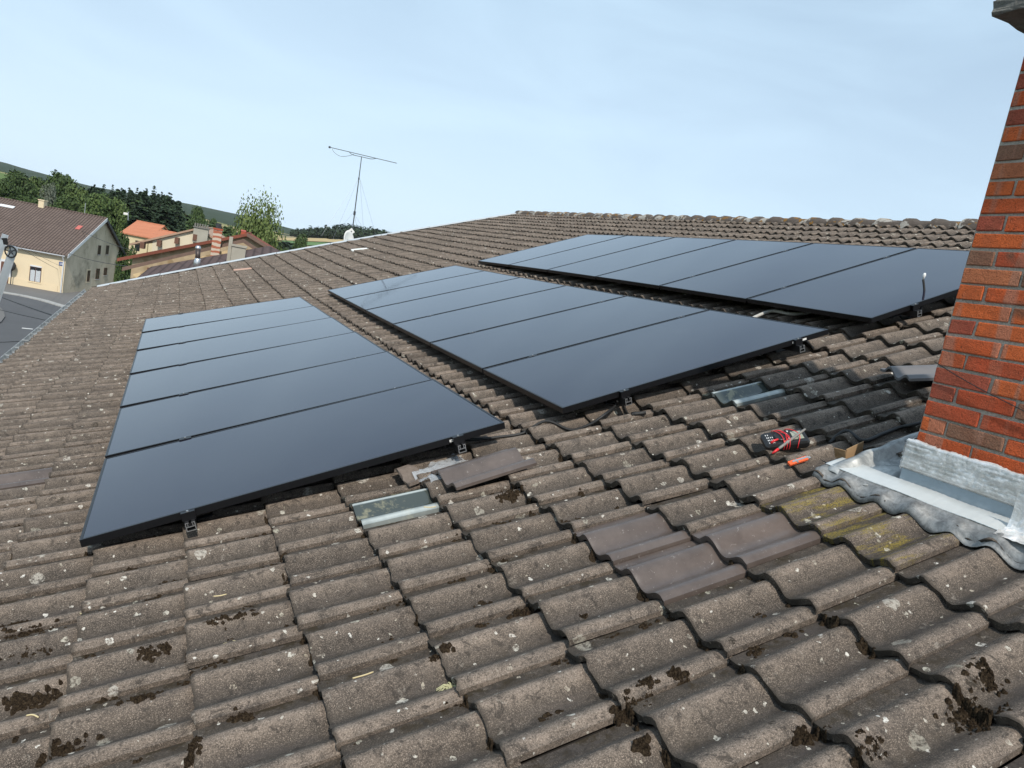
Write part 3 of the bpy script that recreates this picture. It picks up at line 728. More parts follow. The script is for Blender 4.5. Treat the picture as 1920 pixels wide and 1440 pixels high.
def plastic():
    t = NT('clear_plastic_film'); t.out((.70, .75, .80), .12, 0, .8); t.b.inputs['Alpha'].default_value = .38; t.b.inputs['Transmission Weight'].default_value = .0
    t.bump(t.noise(t.coord(), 28, 3, .5, 1.), .4, .02); M['film'] = t.m
    s, y = on_roof(800, 905); o, x, yv, z = frame_at(s, y, 0, .28); V = []; n, m = 34, 20
    for a in range(n):
        for b in range(m):
            q, w = a / (n - 1), b / (m - 1); p = x * (.30 * q - .02 + .008 * math.sin(w * 9)) + yv * (.24 * (w - .5) + .02 + .012 * math.sin(q * 14))
            ss = s + .34 * q; d = .010 * math.sin(q * 21 + 3 * math.sin(w * 8)) * math.sin(w * 17 + q * 6) + .004 * random.random()
            V.append(o + p + z * (max(.034, tile_h(s + .3 * q, y + .24 * (w - .5))) + .012 + abs(d)))
    F = np.array([(r * m + c, r * m + c + 1, (r + 1) * m + c + 1, (r + 1) * m + c) for r in range(n - 1) for c in range(m - 1)])
    ob = mesh_obj('plastic_sheet', V, F[:, ::-1], M['film'], None, True); rebase(ob, o); tag(ob, 'crumpled clear plastic sheet under the loose brown tile', 'plastic sheet')
plastic()
# --- tools by the chimney
M['black_plastic'] = simple('black_plastic', (.014, .014, .015), .42, 0, .2, 60)
M['red'] = simple('red_wire', (.62, .025, .03), .4, 0, .1, 60)
M['orange'] = simple('orange_plastic', (.80, .12, .03), .45, 0, .08, 60)
M['lcd'] = simple('grey_green_display', (.30, .33, .27), .2, 0, .05, 10)
M['probe'] = simple('grey_probe', (.20, .19, .175), .55, 0, .15, 40)
M['mark'] = simple('white_print', (.62, .62, .62), .5, 0, .02, 10)
M['card'] = simple('brown_cardboard', (.36, .23, .12), .85, 0, .12, 30)
def multimeter():
    s, y = on_roof(1477, 835); s2, y2 = on_roof(1446, 839); s3, y3 = on_roof(1506, 825)
    o, x, yv, z = frame_at(s, y, max(tile_h(s, y), .035) + .010, math.atan2(y3 - y2, s3 - s2) + .10)
    yv2 = yv * math.cos(.30) + z * math.sin(.30); z = z * math.cos(.30) - yv * math.sin(.30); yv = yv2
    t = thing('multimeter', 'black multimeter with red test leads wrapped round it', 'multimeter', o)
    def P(a, b, c): return o + x * a + yv * b + z * c
    L, Wd, H = .098, .049, .040
    def rbox(mb, cx, cy, hx, hy, z0, z1, r=.014, taper=.9):
        pts = []
        for q in range(20):
            a = 2 * math.pi * q / 20 + .157; ca, sa = math.cos(a), math.sin(a); pts.append((cx + (hx - r) * (1 if ca > 0 else -1) + r * ca, cy + (hy - r) * (1 if sa > 0 else -1) + r * sa))
        lv = ((z0, .94), (z0 + (z1 - z0) * .25, 1), (z0 + (z1 - z0) * .75, 1), (z1, taper)); V = []
        for zz, k in lv: V += [P(cx + (a - cx) * k, cy + (b - cy) * k, zz) for a, b in pts]
        F = [(r_ * 20 + c, r_ * 20 + (c + 1) % 20, (r_ + 1) * 20 + (c + 1) % 20, (r_ + 1) * 20 + c) for r_ in range(3) for c in range(20)] + [tuple(range(19, -1, -1)), tuple(60 + c for c in range(20))]
        mb.add(V, F)
    b = MB(); rbox(b, 0, 0, L, Wd, 0, H); b.build('case', M['black_plastic'], t)
    d = MB(); d.hexa([P(.030, -.026, H), P(.076, -.026, H), P(.076, .028, H), P(.030, .028, H), P(.030, -.026, H + .002), P(.076, -.026, H + .002), P(.076, .028, H + .002), P(.030, .028, H + .002)]); d.build('display', M['lcd'], t)
    dl = MB(); rbox(dl, -.022, 0, .027, .027, H, H + .009, .026, .85); dial = dl.build('dial', M['black_plastic'], t)
    rg = MB(); rg.tube([P(-.022 + .033 * math.cos(a), .033 * math.sin(a), H + .001) for a in np.linspace(-1.4, 1.4, 16)], .0035, 6); rg.build('dial_mark', M['red'], dial)
    k = MB()
    for a, b_ in ((.008, -.018), (.008, -.004), (.008, .012), (.018, .03)): k.hexa([P(a, b_, H), P(a + .006, b_, H), P(a + .006, b_ + .009, H), P(a, b_ + .009, H), P(a, b_, H + .002), P(a + .006, b_, H + .002), P(a + .006, b_ + .009, H + .002), P(a, b_ + .009, H + .002)])
    for q in range(14):
        a, b_ = -.082 + .008 * (q % 4) + random.uniform(-.001, .001), -.034 + .018 * (q // 4); k.hexa([P(a, b_, H), P(a + .0035, b_, H), P(a + .0035, b_ + .008, H), P(a, b_ + .008, H), P(a, b_, H + .0008), P(a + .0035, b_, H + .0008), P(a + .0035, b_ + .008, H + .0008), P(a, b_ + .008, H + .0008)])
    k.build('printed_marks', M['mark'], t)
    for q, off in enumerate((-.012, 0.0, .012, .050)):
        w = MB(); pts = [P(-.035 + off * .9, Wd + .003, .012), P(-.032 + off, Wd - .004, H + .006), P(-.012 + off + .012 * (q % 2), .012, H + .014), P(-.004 + off * 1.2, -.022, H + .012), P(-.008 + off, -Wd - .001, H - .006), P(-.012 + off, -Wd - .004, .010)]
        w.tube(spline(pts, 6), .0020, 6); w.build('test_lead', M['red'], t, True)
    pr = MB(); a, c = P(-.052, -.062, .028), P(.092, .010, H + .022); pr.tube([a + (c - a) * q for q in (0, .04, .1, .3, .34, .38, .9, 1)], [.004, .006, .007, .007, .0095, .0065, .0055, .004], 8); p_ = pr.build('probe', M['probe'], t, True)
    pt = MB(); e = a + (a - c) * .22; pt.tube([a, a + (e - a) * .5, e], [.0065, .006, .003], 8); pt.build('probe_tip', M['red'], p_, True)
    j = MB(); j.tube([P(-.075, -.030, H), P(-.060, -.026, H + .008), P(-.040, -.022, H + .010)], [.006, .006, .004], 8); j.build('plug', M['red'], t, True)
multimeter()
def cutter():
    s, y = on_roof(1505, 864); s2, y2 = on_roof(1482, 868); s3, y3 = on_roof(1530, 858)
    o, x, yv, z = frame_at(s, y, .062, math.atan2(y3 - y2, s3 - s2)); t = thing('box_cutter', 'orange and grey snap blade box cutter beside the multimeter', 'box cutter', o)
    yv2 = yv * math.cos(.45) + z * math.sin(.45); z = z * math.cos(.45) - yv * math.sin(.45); yv = yv2; x = x * .74; yv = yv * .74; z = z * .74
    b = MB(); n = 14; up = [o + x * (-.075 + .13 * q / n) + yv * (.012 + (.002 if q % 2 else 0)) for q in range(n + 1)]; lo = [o + x * (.055 - .13 * q / n) - yv * (.013 + (.002 if q % 2 else 0)) for q in range(n + 1)]
    b.poly(up[::-1] + lo[::-1], z * .013); b.build('handle', M['orange'], t)
    g = MB(); g.box(o - x * .050 - yv * .004 + z * .0132, x * .115, yv * .011, z * .003); g.build('slider_track', M['steel'], t)
    k = MB(); k.poly([o + x * .056 - yv * .006 + z * .006, o + x * .083 - yv * .004 + z * .006, o + x * .077 + yv * .008 + z * .006, o + x * .056 + yv * .008 + z * .006], z * .001); k.build('blade', M['alu'], t)
    e = MB(); e.box(o - x * .028 - yv * .0145 + z * .0128, x * .014, yv * .028, z * .0015); e.build('grip_band', M['probe'], t)
cutter()
def cardboard():
    s, y = on_roof(1612, 862); o, x, yv, z = frame_at(s, y + .05, .055, .12); m = MB()
    m.box(o - x * .055 - yv * .03 + z * .0, x * .115, yv * .003, z * .050 - yv * .006); m.box(o - x * .055 - yv * .03 + z * .0, x * .115, yv * .05, -z * .002)
    m.poly([o - x * .055 - yv * .03, o - x * .055 + yv * .02, o - x * .072 + yv * .012 + z * .05, o - x * .060 - yv * .034 + z * .045], x * .003)
    ob = m.build('cardboard_piece', M['card'], None); rebase(ob, o); tag(ob, 'folded scrap of brown cardboard against the zinc flashing', 'cardboard')
cardboard()
# --- cables
def cable(name, label, px, r, mt, cat='cable', hs=None):
    P = []
    for i, (a, b) in enumerate(px):
        u = (hs[i] if hs else 0); s, y = on_roof(a, b, r + u); P.append(roofP(s, y, tile_h(s, y) + r + u))
    m = MB(); m.tube(spline(P, 6), r, 8); ob = m.build(name, M[mt], None, True); rebase(ob, P[0]); tag(ob, label, cat); return ob
cable('cable', 'black cable running from the front corner of the lowest array to the middle array', [(868, 822), (905, 815), (945, 812), (985, 808), (1030, 800), (1075, 796), (1110, 796), (1140, 783), (1160, 762), (1172, 740)], .0085, 'rubber', hs=[.04, .022, .014, .012, .012, .010, .010, .016, .05, .09])
cable('cable', 'short black lead with plug hanging below the middle array', [(1176, 738), (1172, 752), (1180, 765), (1192, 774)], .007, 'rubber', hs=[.09, .045, .01, .004])
def plug():
    s, y = on_roof(1200, 776); o, x, yv, z = frame_at(s, y, tile_h(s, y) + .012, -.5); m = MB()
    m.tube([o - x * .035, o - x * .012, o + x * .012, o + x * .045], [.011, .013, .010, .010], 10); ob = m.build('cable_plug', M['rubber'], None, True); rebase(ob, o); tag(ob, 'black cable connector lying on the tiles by the middle array', 'connector')
plug()
cable('cable', 'black cable on the tiles running behind the brick chimney', [(1560, 822), (1590, 820), (1625, 818), (1660, 808), (1690, 802), (1725, 795), (1790, 778)], .009, 'rubber', hs=[.0, .004, .004, .004, .004, .004, .0])
cable('conduit', 'pale grey plastic conduit bridging the gap below the uppermost array', [(1415, 592), (1450, 592), (1490, 589), (1520, 585), (1545, 580)], .013, 'white_dusty', 'conduit', hs=[.02, .02, .025, .03, .03])
def upright_lead():
    s, y = on_roof(1700, 588); b = roofP(s, y, .09); d = float(np.dot(ROT[2], b - CAM))
    P = [at(1688, 586, d), at(1690, 596, d - .02), at(1706, 594, d - .03), at(1722, 585, d - .03), at(1731, 566, d - .03), at(1733, 545, d - .03), at(1731, 524, d - .03)]
    m = MB(); m.tube(spline(P, 6), .0075, 8); ob = m.build('cable', M['rubber'], None, True); rebase(ob, P[0]); tag(ob, 'black lead standing upright before the uppermost array', 'cable')
    c = MB(); p = P[-1]; z = np.array([.0, 0, 1.0]); c.tube([p, p + z * .02, p + z * .03, p + z * .045], [.005, .009, .011, .007], 8); tp = c.build('connector', M['white_paint'], ob, True)
    loop = [at(1706, 594, d - .03), at(1700, 604, d - .06), at(1712, 610, d - .08), at(1735, 612, d - .1), at(1752, 610, d - .1)]
    m = MB(); m.tube(spline(loop, 6), .007, 8); m.build('cable_tail', M['rubber'], ob, True)
upright_lead()
def wire_on_chimney():
    P = [on_plane(a, b, (XC - .012, 0, 0), (1, 0, 0)) for a, b in ((1752, 678), (1790, 702), (1830, 725), (1875, 748), (1930, 776), (1990, 800))]; P[0][0] += .0
    m = MB(); m.tube(P, .0018, 5); ob = m.build('wire', M['rubber'], None); rebase(ob, P[0]); tag(ob, 'thin black wire slanting across the brick chimney face', 'wire')
wire_on_chimney()

# --- moss, straw and twigs lying in the tile pans
def moss():
    V, F = [], []; 
    def clump(s, y, rs, ry, hh):
        nr, na = 3, 10; b = len(V); ph = [random.uniform(0, 6.28) for _ in range(4)]
        for r in range(nr + 1):
            q = r / nr
            for a in range(na):
                an = 2 * math.pi * a / na; rad = q * (1 + .12 * math.sin(2 * an + ph[0]) + .09 * math.sin(3 * an + ph[1]) + .06 * math.sin(7 * an + ph[2]) + random.gauss(0, .035))
                ss, yy = s + rs * rad * math.cos(an), y + ry * rad * math.sin(an)
                h = tile_h(ss, yy) - .002 + hh * max(0, 1 - q ** 2.6) * random.uniform(.5, 1.3) + (0 if q < 1 else -.005); V.append(roofP(ss, yy, h))
        for r in range(nr):
            for a in range(na): F.append((b + r * na + a, b + r * na + (a + 1) % na, b + (r + 1) * na + (a + 1) % na, b + (r + 1) * na + a))
    for px, py, rs, ry, hh in ((52, 1190, .12, .03, .014), (40, 1170, .05, .03, .014), (440, 1160, .10, .025, .012), (300, 1215, .10, .025, .012), (70, 1215, .10, .022, .012), (60, 1300, .11, .03, .014), (120, 1390, .10, .03, .016), (280, 1310, .09, .022, .012),
                               (1225, 1278, .030, .028, .012), (1278, 1262, .032, .024, .010), (1858, 1272, .055, .045, .016), (1800, 1348, .085, .05, .018), (1860, 1338, .06, .03, .016), (1508, 1386, .034, .022, .012), (378, 1402, .03, .03, .02), (1640, 1400, .07, .04, .02),
                               (1215, 1395, .03, .02, .014), (840, 1215, .05, .012, .01), (985, 1148, .04, .02, .014), (960, 940, .09, .03, .012), (455, 1330, .05, .02, .012), (1100, 1160, .02, .02, .01), (1170, 1345, .04, .02, .012)):
        s, y = on_roof(px, py)
        for _ in range(int(20 + 14000 * rs * ry)):
            r_ = random.uniform(.004, .0105); clump(s + random.gauss(0, rs * .36), y + random.gauss(0, ry * .36), r_ * random.uniform(.8, 1.8), r_, random.uniform(.005, .016))
    for _ in range(260):
        k = random.randint(0, 9); j = random.randint(-7, 8); s = course_s(k, 0) + random.random() * G_ * .96; t = random.choice((.90, .93, .955, .37, .96, .94)); y = joint_y(j, course_s(k, 0)) + t * TWD + .05 * (s - course_s(k, 0))
        if (k, j) in SPECIAL or (s > 2.6 and y > -2.1): continue
        L = random.uniform(.008, .05)
        for _ in range(int(2 + L * 130)): r_ = random.uniform(.004, .010); clump(s + random.gauss(0, L * .5), y + random.gauss(0, .006), r_ * random.uniform(.9, 2), r_, random.uniform(.004, .011))
    for _ in range(340):       # crumbs of moss under the tile noses
        k = random.randint(1, 10); j = random.randint(-8, 8); t = random.choice((random.uniform(.25, .48), random.uniform(.78, .97))); yb = joint_y(j, course_s(k, 0)) + t * TWD; s = course_s(k, yb) - random.uniform(.002, .012)
        if s > 2.6 and -2.2 < yb < -1.0: continue
        clump(s, yb, random.uniform(.006, .016), random.uniform(.008, .026), random.uniform(.006, .014))
    o = mesh_obj('moss', V, F, M['moss'], None, True); o['kind'] = 'stuff'; o['label'] = 'dark brown moss clumps in the pans of the roof tiles'; o['category'] = 'moss'
M['moss'] = (lambda t: (t.bump(t.noise(t.coord(), 260, 4, .75), 1.0, .012), t.out(t.mix(t.ramp(t.noise(t.coord(), 150, 4, .7), [(.4, 0.), (.7, 1.)]), (.026, .018, .012), (.105, .075, .046)), 1.0, 0, .1))[1])(NT('dark_dry_moss'))
moss()
M['straw'] = simple('dry_straw', (.52, .43, .25), .8, 0, .15, 60)
M['tuft'] = simple('pale_green_lichen', (.38, .37, .22), .9, 0, .25, 80)
STR = (((668, 1272), (690, 1266), (706, 1260), 'short pale straw stalk left of the lichen tuft'), ((424, 1208), (442, 1202), (460, 1206), 'bent dry grass stalk below the lowest array'), ((156, 1154), (170, 1156), (184, 1155), 'pale straw bit beside the dark moss at the far left'),
       ((60, 1342), (72, 1340), (82, 1343), 'yellowish straw bit near the lower left corner'), ((800, 951), (812, 949), (822, 947), 'dry straw lying on the dirty glass tile'), ((408, 1102), (420, 1100), (432, 1097), 'thin straw stalk on the tiles under the front rail end'))
for a, b, c, lb in STR:
    P = []
    for q in (a, b, c): s, y = on_roof(*q); P.append(roofP(s, y, tile_h(s, y) + .003))
    m = MB(); m.tube(spline(P, 4), [.0026] * 8 + [.0016], 5); ob = m.build('straw', M['straw'], None, True); rebase(ob, P[0]); tag(ob, lb, 'straw', 'straw bits on the tiles')
def tuft():
    s, y = on_roof(852, 1284); o, x, yv, z = frame_at(s, y, tile_h(s, y), .3); m = MB()
    for _ in range(46):
        a = random.uniform(0, 6.28); L = random.uniform(.015, .045); d = x * math.cos(a) * 1.3 + yv * math.sin(a) * .7; p = o + d * random.uniform(0, .012)
        m.tube([p, p + d * L * .5 + z * random.uniform(.004, .014), p + d * L + z * random.uniform(-.001, .008)], [.0028, .0022, .0012], 4)
    ob = m.build('lichen_tuft', M['tuft'], None); rebase(ob, o); tag(ob, 'pale greenish lichen tuft growing at a tile edge', 'lichen')
tuft()
# ------------------------------------------------------------------ ground, street, hills
n_up = ROT[:, 2]
def hor_y(px): return 720 + FPX * (-(n_up[2] + n_up[0] * (px - 960) / FPX) / n_up[1])
def az_of(px):
    d = ray(px, hor_y(px)); return math.atan2(d[0], d[1])
def table(pairs):
    a = sorted((az_of(p), v) for p, v in pairs); xs = [q[0] for q in a]; ys = [q[1] for q in a]
    return lambda az: np.interp(az, xs, ys)
sst = lambda x: np.clip(x, 0, 1) ** 2 * (3 - 2 * np.clip(x, 0, 1))
A9 = table(((-700, 12), (0, 9), (300, 4), (400, 0), (470, -3), (560, 2), (640, 9), (750, 17), (960, 22), (1700, 26)))
BN = table(((-700, 3), (0, 2), (330, 1), (420, 0), (470, 0), (1700, 0)))
HH_ = table(((-700, 80), (0, 69), (60, 58), (150, 46), (250, 48), (345, 54), (450, 51), (530, 35), (600, 36), (760, 40), (1700, 60)))
def terr(x, y):
    dx, dy = x - CAM[0], y - CAM[1]; r = np.hypot(dx, dy); az = np.arctan2(dx, dy)
    z = GROUND + BN(az) * sst((r - 118) / 110) * (1 - sst((r - 260) / 300)) + (A9(az) - GROUND) * sst((r - 230) / 700)
    z = z + (HH_(az) - A9(az)) * sst((r - 1300) / 2200) + 2.0 * np.sin(x * .013 + 1) * np.sin(y * .011) * sst((r - 300) / 600)
    return z
def on_terrain(px, py):
    d = ray(px, py); d = d / np.hypot(d[0], d[1]); t = 30.0
    while t < 9000:
        p = CAM + d * t
        if p[2] < terr(p[0], p[1]): break
        t *= 1.004
    return CAM + d * t
def ground():
    rs = np.concatenate([np.linspace(0, 110, 10), np.geomspace(118, 5000, 80)]); na = 300; V = []
    azs = np.linspace(-math.pi, math.pi, na, endpoint=False)
    for r in rs: 
        x = CAM[0] + r * np.sin(azs); y = CAM[1] + r * np.cos(azs); V.append(np.stack([x, y, terr(x, y)], -1))
    V = np.concatenate(V); F = np.array([(r * na + c, r * na + (c + 1) % na, (r + 1) * na + (c + 1) % na, (r + 1) * na + c) for r in range(1, len(rs) - 1) for c in range(na)])
    F0 = np.array([(c, c, na + (c + 1) % na, na + c) for c in range(0)])
    t = NT('meadow_and_wooded_hills'); co = t.coord(); sx = t.n('ShaderNodeSeparateXYZ'); t.l(co, sx.inputs[0])
    v = t.n('ShaderNodeTexVoronoi'); t.l(co, v.inputs['Vector']); v.inputs['Scale'].default_value = .0042; sp = t.n('ShaderNodeSeparateColor'); t.l(v.outputs['Color'], sp.inputs[0])
    fld = t.ramp(sp.outputs[0], [(0., (.10, .15, .045)), (.3, (.30, .24, .12)), (.5, (.09, .13, .04)), (.7, (.35, .28, .14)), (.9, (.13, .17, .06))]); fld.node.color_ramp.interpolation = 'CONSTANT'
    far = t.n('ShaderNodeVectorMath', operation='LENGTH'); t.l(co, far.inputs[0])
    wood = t.mix(t.noise(co, .12, 5, .7), (.012, .024, .012), (.040, .062, .028))
    col = t.mix(t.ramp(t.noise(co, .25, 4), [(.3, 0.), (.7, 1.)]), (.07, .11, .03), (.13, .16, .055))
    col = t.mix(t.math('GREATER_THAN', far.outputs['Value'], 260), col, fld)
    wm = t.math('MULTIPLY', t.math('GREATER_THAN', far.outputs['Value'], 1250), t.math('LESS_THAN', t.noise(co, .0016, 3, .5), .60))
    col = t.mix(wm, col, wood); t.out(col, .95, 0, .1)
    o = mesh_obj('ground', V, F, t.m, None, True); o['kind'] = 'structure'; return o
ground()
def sheet(name, px, mt, lift=.4, nx=16, ny=5):
    """field strip: px = four corners in the photograph, dropped on to the terrain"""
    (a, b, c, d) = [np.array(q, float) for q in px]; V = []
    for i in range(ny):
        for k in range(nx):
            u, w = k / (nx - 1), i / (ny - 1); q = (a * (1 - u) + b * u) * (1 - w) + (d * (1 - u) + c * u) * w; p = on_terrain(*q); p[2] = terr(p[0], p[1]) + lift; V.append(p)
    F = [(r * nx + c, r * nx + c + 1, (r + 1) * nx + c + 1, (r + 1) * nx + c) for r in range(ny - 1) for c in range(nx - 1)]
    o = mesh_obj(name, V, F, mt); o['kind'] = 'structure'
M['stubble'] = simple('ripe_field', (.40, .30, .14), .95, 0, .15, .05); M['crop'] = simple('green_field', (.085, .16, .04), .95, 0, .2, .05); M['fallow'] = simple('brown_field', (.19, .16, .085), .95, 0, .15, .05)
sheet('field', ((525, 447), (700, 452), (690, 441), (525, 443)), M['fallow'])
sheet('field', ((520, 452), (690, 458), (655, 449), (522, 447)), M['stubble'], .8)
sheet('field', ((530, 460), (625, 463), (625, 457), (528, 452)), M['crop'], .6)
sheet('field', ((525, 470), (600, 475), (610, 466), (528, 461)), M['stubble'], .5)
M['asphalt'] = simple('worn_asphalt', (.078, .080, .085), .9, 0, .22, .35, .15, 90); M['asphalt_pale'] = simple('pale_asphalt', (.135, .13, .125), .9, 0, .15, .4, .15, 90)
M['kerbstone'] = simple('pale_concrete_kerb', (.33, .325, .31), .9, 0, .2, 3)
def gz(px, py, z=GROUND): return on_z(px, py, z)
st = MB(); st.add([(-60, -40, GROUND + .03), (-1.2, -40, GROUND + .03), (40, 89, GROUND + .03), (-60, 118, GROUND + .03)], [(0, 1, 2, 3)]); o = st.build('street', M['asphalt']); o['kind'] = 'structure'
st = MB(); a = gz(-40, 541); b = gz(60, 557); c = gz(135, 582); d_ = gz(260, 600); e = gz(260, 530); f = gz(120, 545); g = gz(-40, 527)
for p in (a, b, c, d_, e, f, g): p[2] = GROUND + .036
st.add([a, b, c, d_, e, f, g], [(0, 1, 2, 3, 4, 5, 6)]); o = st.build('side_street', M['asphalt_pale']); o['kind'] = 'structure'
kb = MB(); P = [gz(-40, 542), gz(0, 548.5), gz(40, 555), (gz(80, 564)), gz(120, 576), gz(160, 592)]
for p, q in zip(P[:-1], P[1:]):
    d = q - p; n_ = np.array([-d[1], d[0], 0]); n_ /= np.linalg.norm(n_); kb.hexa([p - n_ * .45, q - n_ * .45, q + n_ * .45, p + n_ * .45] + [v + np.array([0, 0, .11]) for v in (p - n_ * .45, q - n_ * .45, q + n_ * .45, p + n_ * .45)])
o = kb.build('kerb', M['kerbstone']); o['kind'] = 'structure'
pv = MB(); P = [gz(-60, 560), gz(-6, 573), gz(7, 586), gz(9, 596), gz(2, 606), gz(-60, 640)]; pv.poly(P, (0, 0, .14)); o = pv.build('pavement', M['asphalt_pale']); o['kind'] = 'structure'
mk = MB(); p = gz(51, 617); mk.box((p[0] - .35, p[1] - .15, GROUND + .034), (.7, .1, 0), (0, .3, 0), (0, 0, .003)); o = mk.build('road_mark', M['white_paint']); o['kind'] = 'structure'

# ------------------------------------------------------------------ neighbouring houses
def ribbed(name, c1, c2, ang, period=.26, dark=.5):
    t = NT(name); co = t.coord(); m = t.n('ShaderNodeMapping'); t.l(co, m.inputs['Vector']); m.inputs['Rotation'].default_value = (0, 0, -ang)
    w = t.n('ShaderNodeTexWave', wave_type='BANDS', bands_direction='Y'); t.l(m.outputs[0], w.inputs['Vector']); w.inputs['Scale'].default_value = 2 * math.pi / period / 20 * 1.0; w.inputs['Distortion'].default_value = .35; w.inputs['Detail'].default_value = 2; w.inputs['Detail Scale'].default_value = 3
    w2 = t.n('ShaderNodeTexWave', wave_type='BANDS', bands_direction='Z', wave_profile='SAW'); t.l(m.outputs[0], w2.inputs['Vector']); w2.inputs['Scale'].default_value = 2 * math.pi / .24 / 20
    base = t.mix(t.noise(co, 1.1, 6, .75), c1, c2); base = t.mix(t.ramp(t.noise(co, 5, 4, .8), [(.62, 0.), (.72, .6)]), base, tuple(min(1, a * 1.9) for a in c2))
    base = t.mix(t.ramp(w.outputs['Fac'], [(.0, dark), (.35, 0.)]), base, tuple(a * .35 for a in c1)); base = t.mix(t.ramp(w2.outputs['Fac'], [(.0, dark * .6), (.2, 0.)]), base, tuple(a * .4 for a in c1))
    t.bump(w.outputs['Fac'], .6, .05); return t.out(base, .9, 0, .15)
def unit(v): v = np.array(v, float); return v / np.linalg.norm(v)
UP = np.array([0, 0, 1.0])
class House:
    """c: eave corner, g: unit vector along the gable, f: unit vector along the facade, widths, eave/ridge/ground height"""
    def __init__(s, root, c, g, f, Lg, Lf, ze, zr, zg, wall, roofm, apex=.5, ov=.25, trim=None, gablem=None, th=.16, tb=.18, ovg=None):
        ovg = ov if ovg is None else ovg
        s.root, s.c, s.g, s.f, s.Lg, s.Lf, s.ze, s.zr, s.zg = root, np.array([c[0], c[1], 0.0]), g, f, Lg, Lf, ze, zr, zg
        a = apex * Lg; m = MB(); P = lambda q, u, z: s.c + g * q + f * u + UP * z
        ring = lambda u: [P(0, u, zg), P(Lg, u, zg), P(Lg, u, ze), P(a, u, zr), P(0, u, ze)]
        A, B = ring(0), ring(Lf); m.add(A, [(0, 1, 2, 3, 4)], 1); m.add(B, [(4, 3, 2, 1, 0)], 1)
        m.add([A[0], A[4], B[4], B[0]], [(0, 1, 2, 3)]); m.add([A[1], A[2], B[2], B[1]], [(3, 2, 1, 0)])
        m.build('wall', [wall, gablem or wall], root)
        r = MB(); dz = (zr - ze)
        for q0, q1, sl in ((0, a, dz / a), (Lg, a, dz / (Lg - a))):
            sg = -1 if q0 == 0 else 1; e0 = q0 + sg * ov; z0 = ze - ov * abs(sl)
            pts = [P(e0, -ovg, z0), P(a, -ovg, zr), P(a, Lf + ovg, zr), P(e0, Lf + ovg, z0)]
            r.poly([p + UP * .03 for p in pts], UP * th)
        s.roof = r.build('roof', roofm, root); s.P = P; s.sl = dz / a; s.a = a
        rt = MB(); rt.tube([P(a, -ovg, zr + th + .01), P(a, Lf + ovg, zr + th + .01)], min(.13, th * .8), 8); rt.build('ridge_tiles', roofm, s.roof)
        if trim:
            for sg, q0, mt in ((-1, 0, trim[0]), (1, Lg, trim[1])):
                b = MB(); e0 = q0 + sg * (ov + .02); sl = dz / (a if q0 == 0 else Lg - a); z0 = ze - ov * abs(sl)
                b.poly([P(e0, -ovg - .05, z0 - tb), P(a, -ovg - .05, zr - tb), P(a, -ovg - .05, zr + th + (.06 if th > .12 else .035)), P(e0, -ovg - .05, z0 + th + (.06 if th > .12 else .035))], f * .045); b.build('verge_board', mt, s.roof)
    def front(s, px, py):    # photo pixel -> (q along gable, z) on the gable plane, or (u, z) on the facade
        p = on_plane(px, py, s.c, s.f); return float(np.dot(p - s.c, s.g)), p[2]
    def side(s, px, py):
        p = on_plane(px, py, s.c, s.g); return float(np.dot(p - s.c, s.f)), p[2]
    def window(s, face, u, z, w, h, frame, glass, surround=None, sw=.16, mull=1, sill=True, curtain=None, arch=False, box=None):
        ax, nr = (s.g, -s.f) if face == 'gable' else (s.f, -s.g); o = s.c + ax * (u - w / 2) + UP * (z - h / 2)
        fr = MB(); t = .07
        fr.box(o + nr * .02, ax * t, UP * h, nr * .03); fr.box(o + ax * (w - t) + nr * .02, ax * t, UP * h, nr * .03); fr.box(o + ax * t + nr * .02, ax * (w - 2 * t), UP * t, nr * .03); fr.box(o + ax * t + UP * (h - t) + nr * .02, ax * (w - 2 * t), UP * t, nr * .03)
        for k in range(mull): fr.box(o + ax * (w * (k + 1) / (mull + 1) - t / 2) + UP * t + nr * .02, ax * t, UP * (h - 2 * t), nr * .028)
        F = fr.build('window', frame, s.root)
        g = MB(); g.box(o + nr * .008, ax * w, UP * h, nr * .012); g.build('pane', glass, F)
        if curtain:
            c = MB(); n = 10
            for k in range(n): c.box(o + ax * (t + (w - 2 * t) * k / n) + UP * t + nr * (.0205 + .003 * (k % 2)), ax * ((w - 2 * t) / n * .92), UP * (h * .72 + .02 * math.sin(k * 2)), nr * .003)
            c.build('curtain', curtain, F)
        if surround:
            q = MB(); q.box(o - ax * sw - UP * sw + nr * .003, ax * sw, UP * (h + 2 * sw), nr * .02); q.box(o + ax * w - UP * sw + nr * .003, ax * sw, UP * (h + 2 * sw), nr * .02); q.box(o - UP * sw + nr * .003, ax * w, UP * sw, nr * .02); q.box(o + UP * h + nr * .003, ax * w, UP * sw, nr * .02); q.build('surround', surround, F)
        if box is not None: b = MB(); b.box(o + UP * (h - .02) + nr * .003, ax * w, UP * .16, nr * .06); b.build('shutter_box', box, F)
        if sill: b = MB(); b.box(o - ax * .1 - UP * .1 + nr * .004, ax * (w + .2), UP * .08, nr * .1); b.build('sill', surround or M['kerbstone'], F)
        return F
gL = unit((.3156, .9489, 0)); fL = np.array([-gL[1], gL[0], 0])
M['cream'] = simple('cream_render', (.68, .565, .39), .9, 0, .10, .6); M['cream_pale'] = simple('pale_cream_surround', (.68, .56, .38), .9, 0, .08, 2)
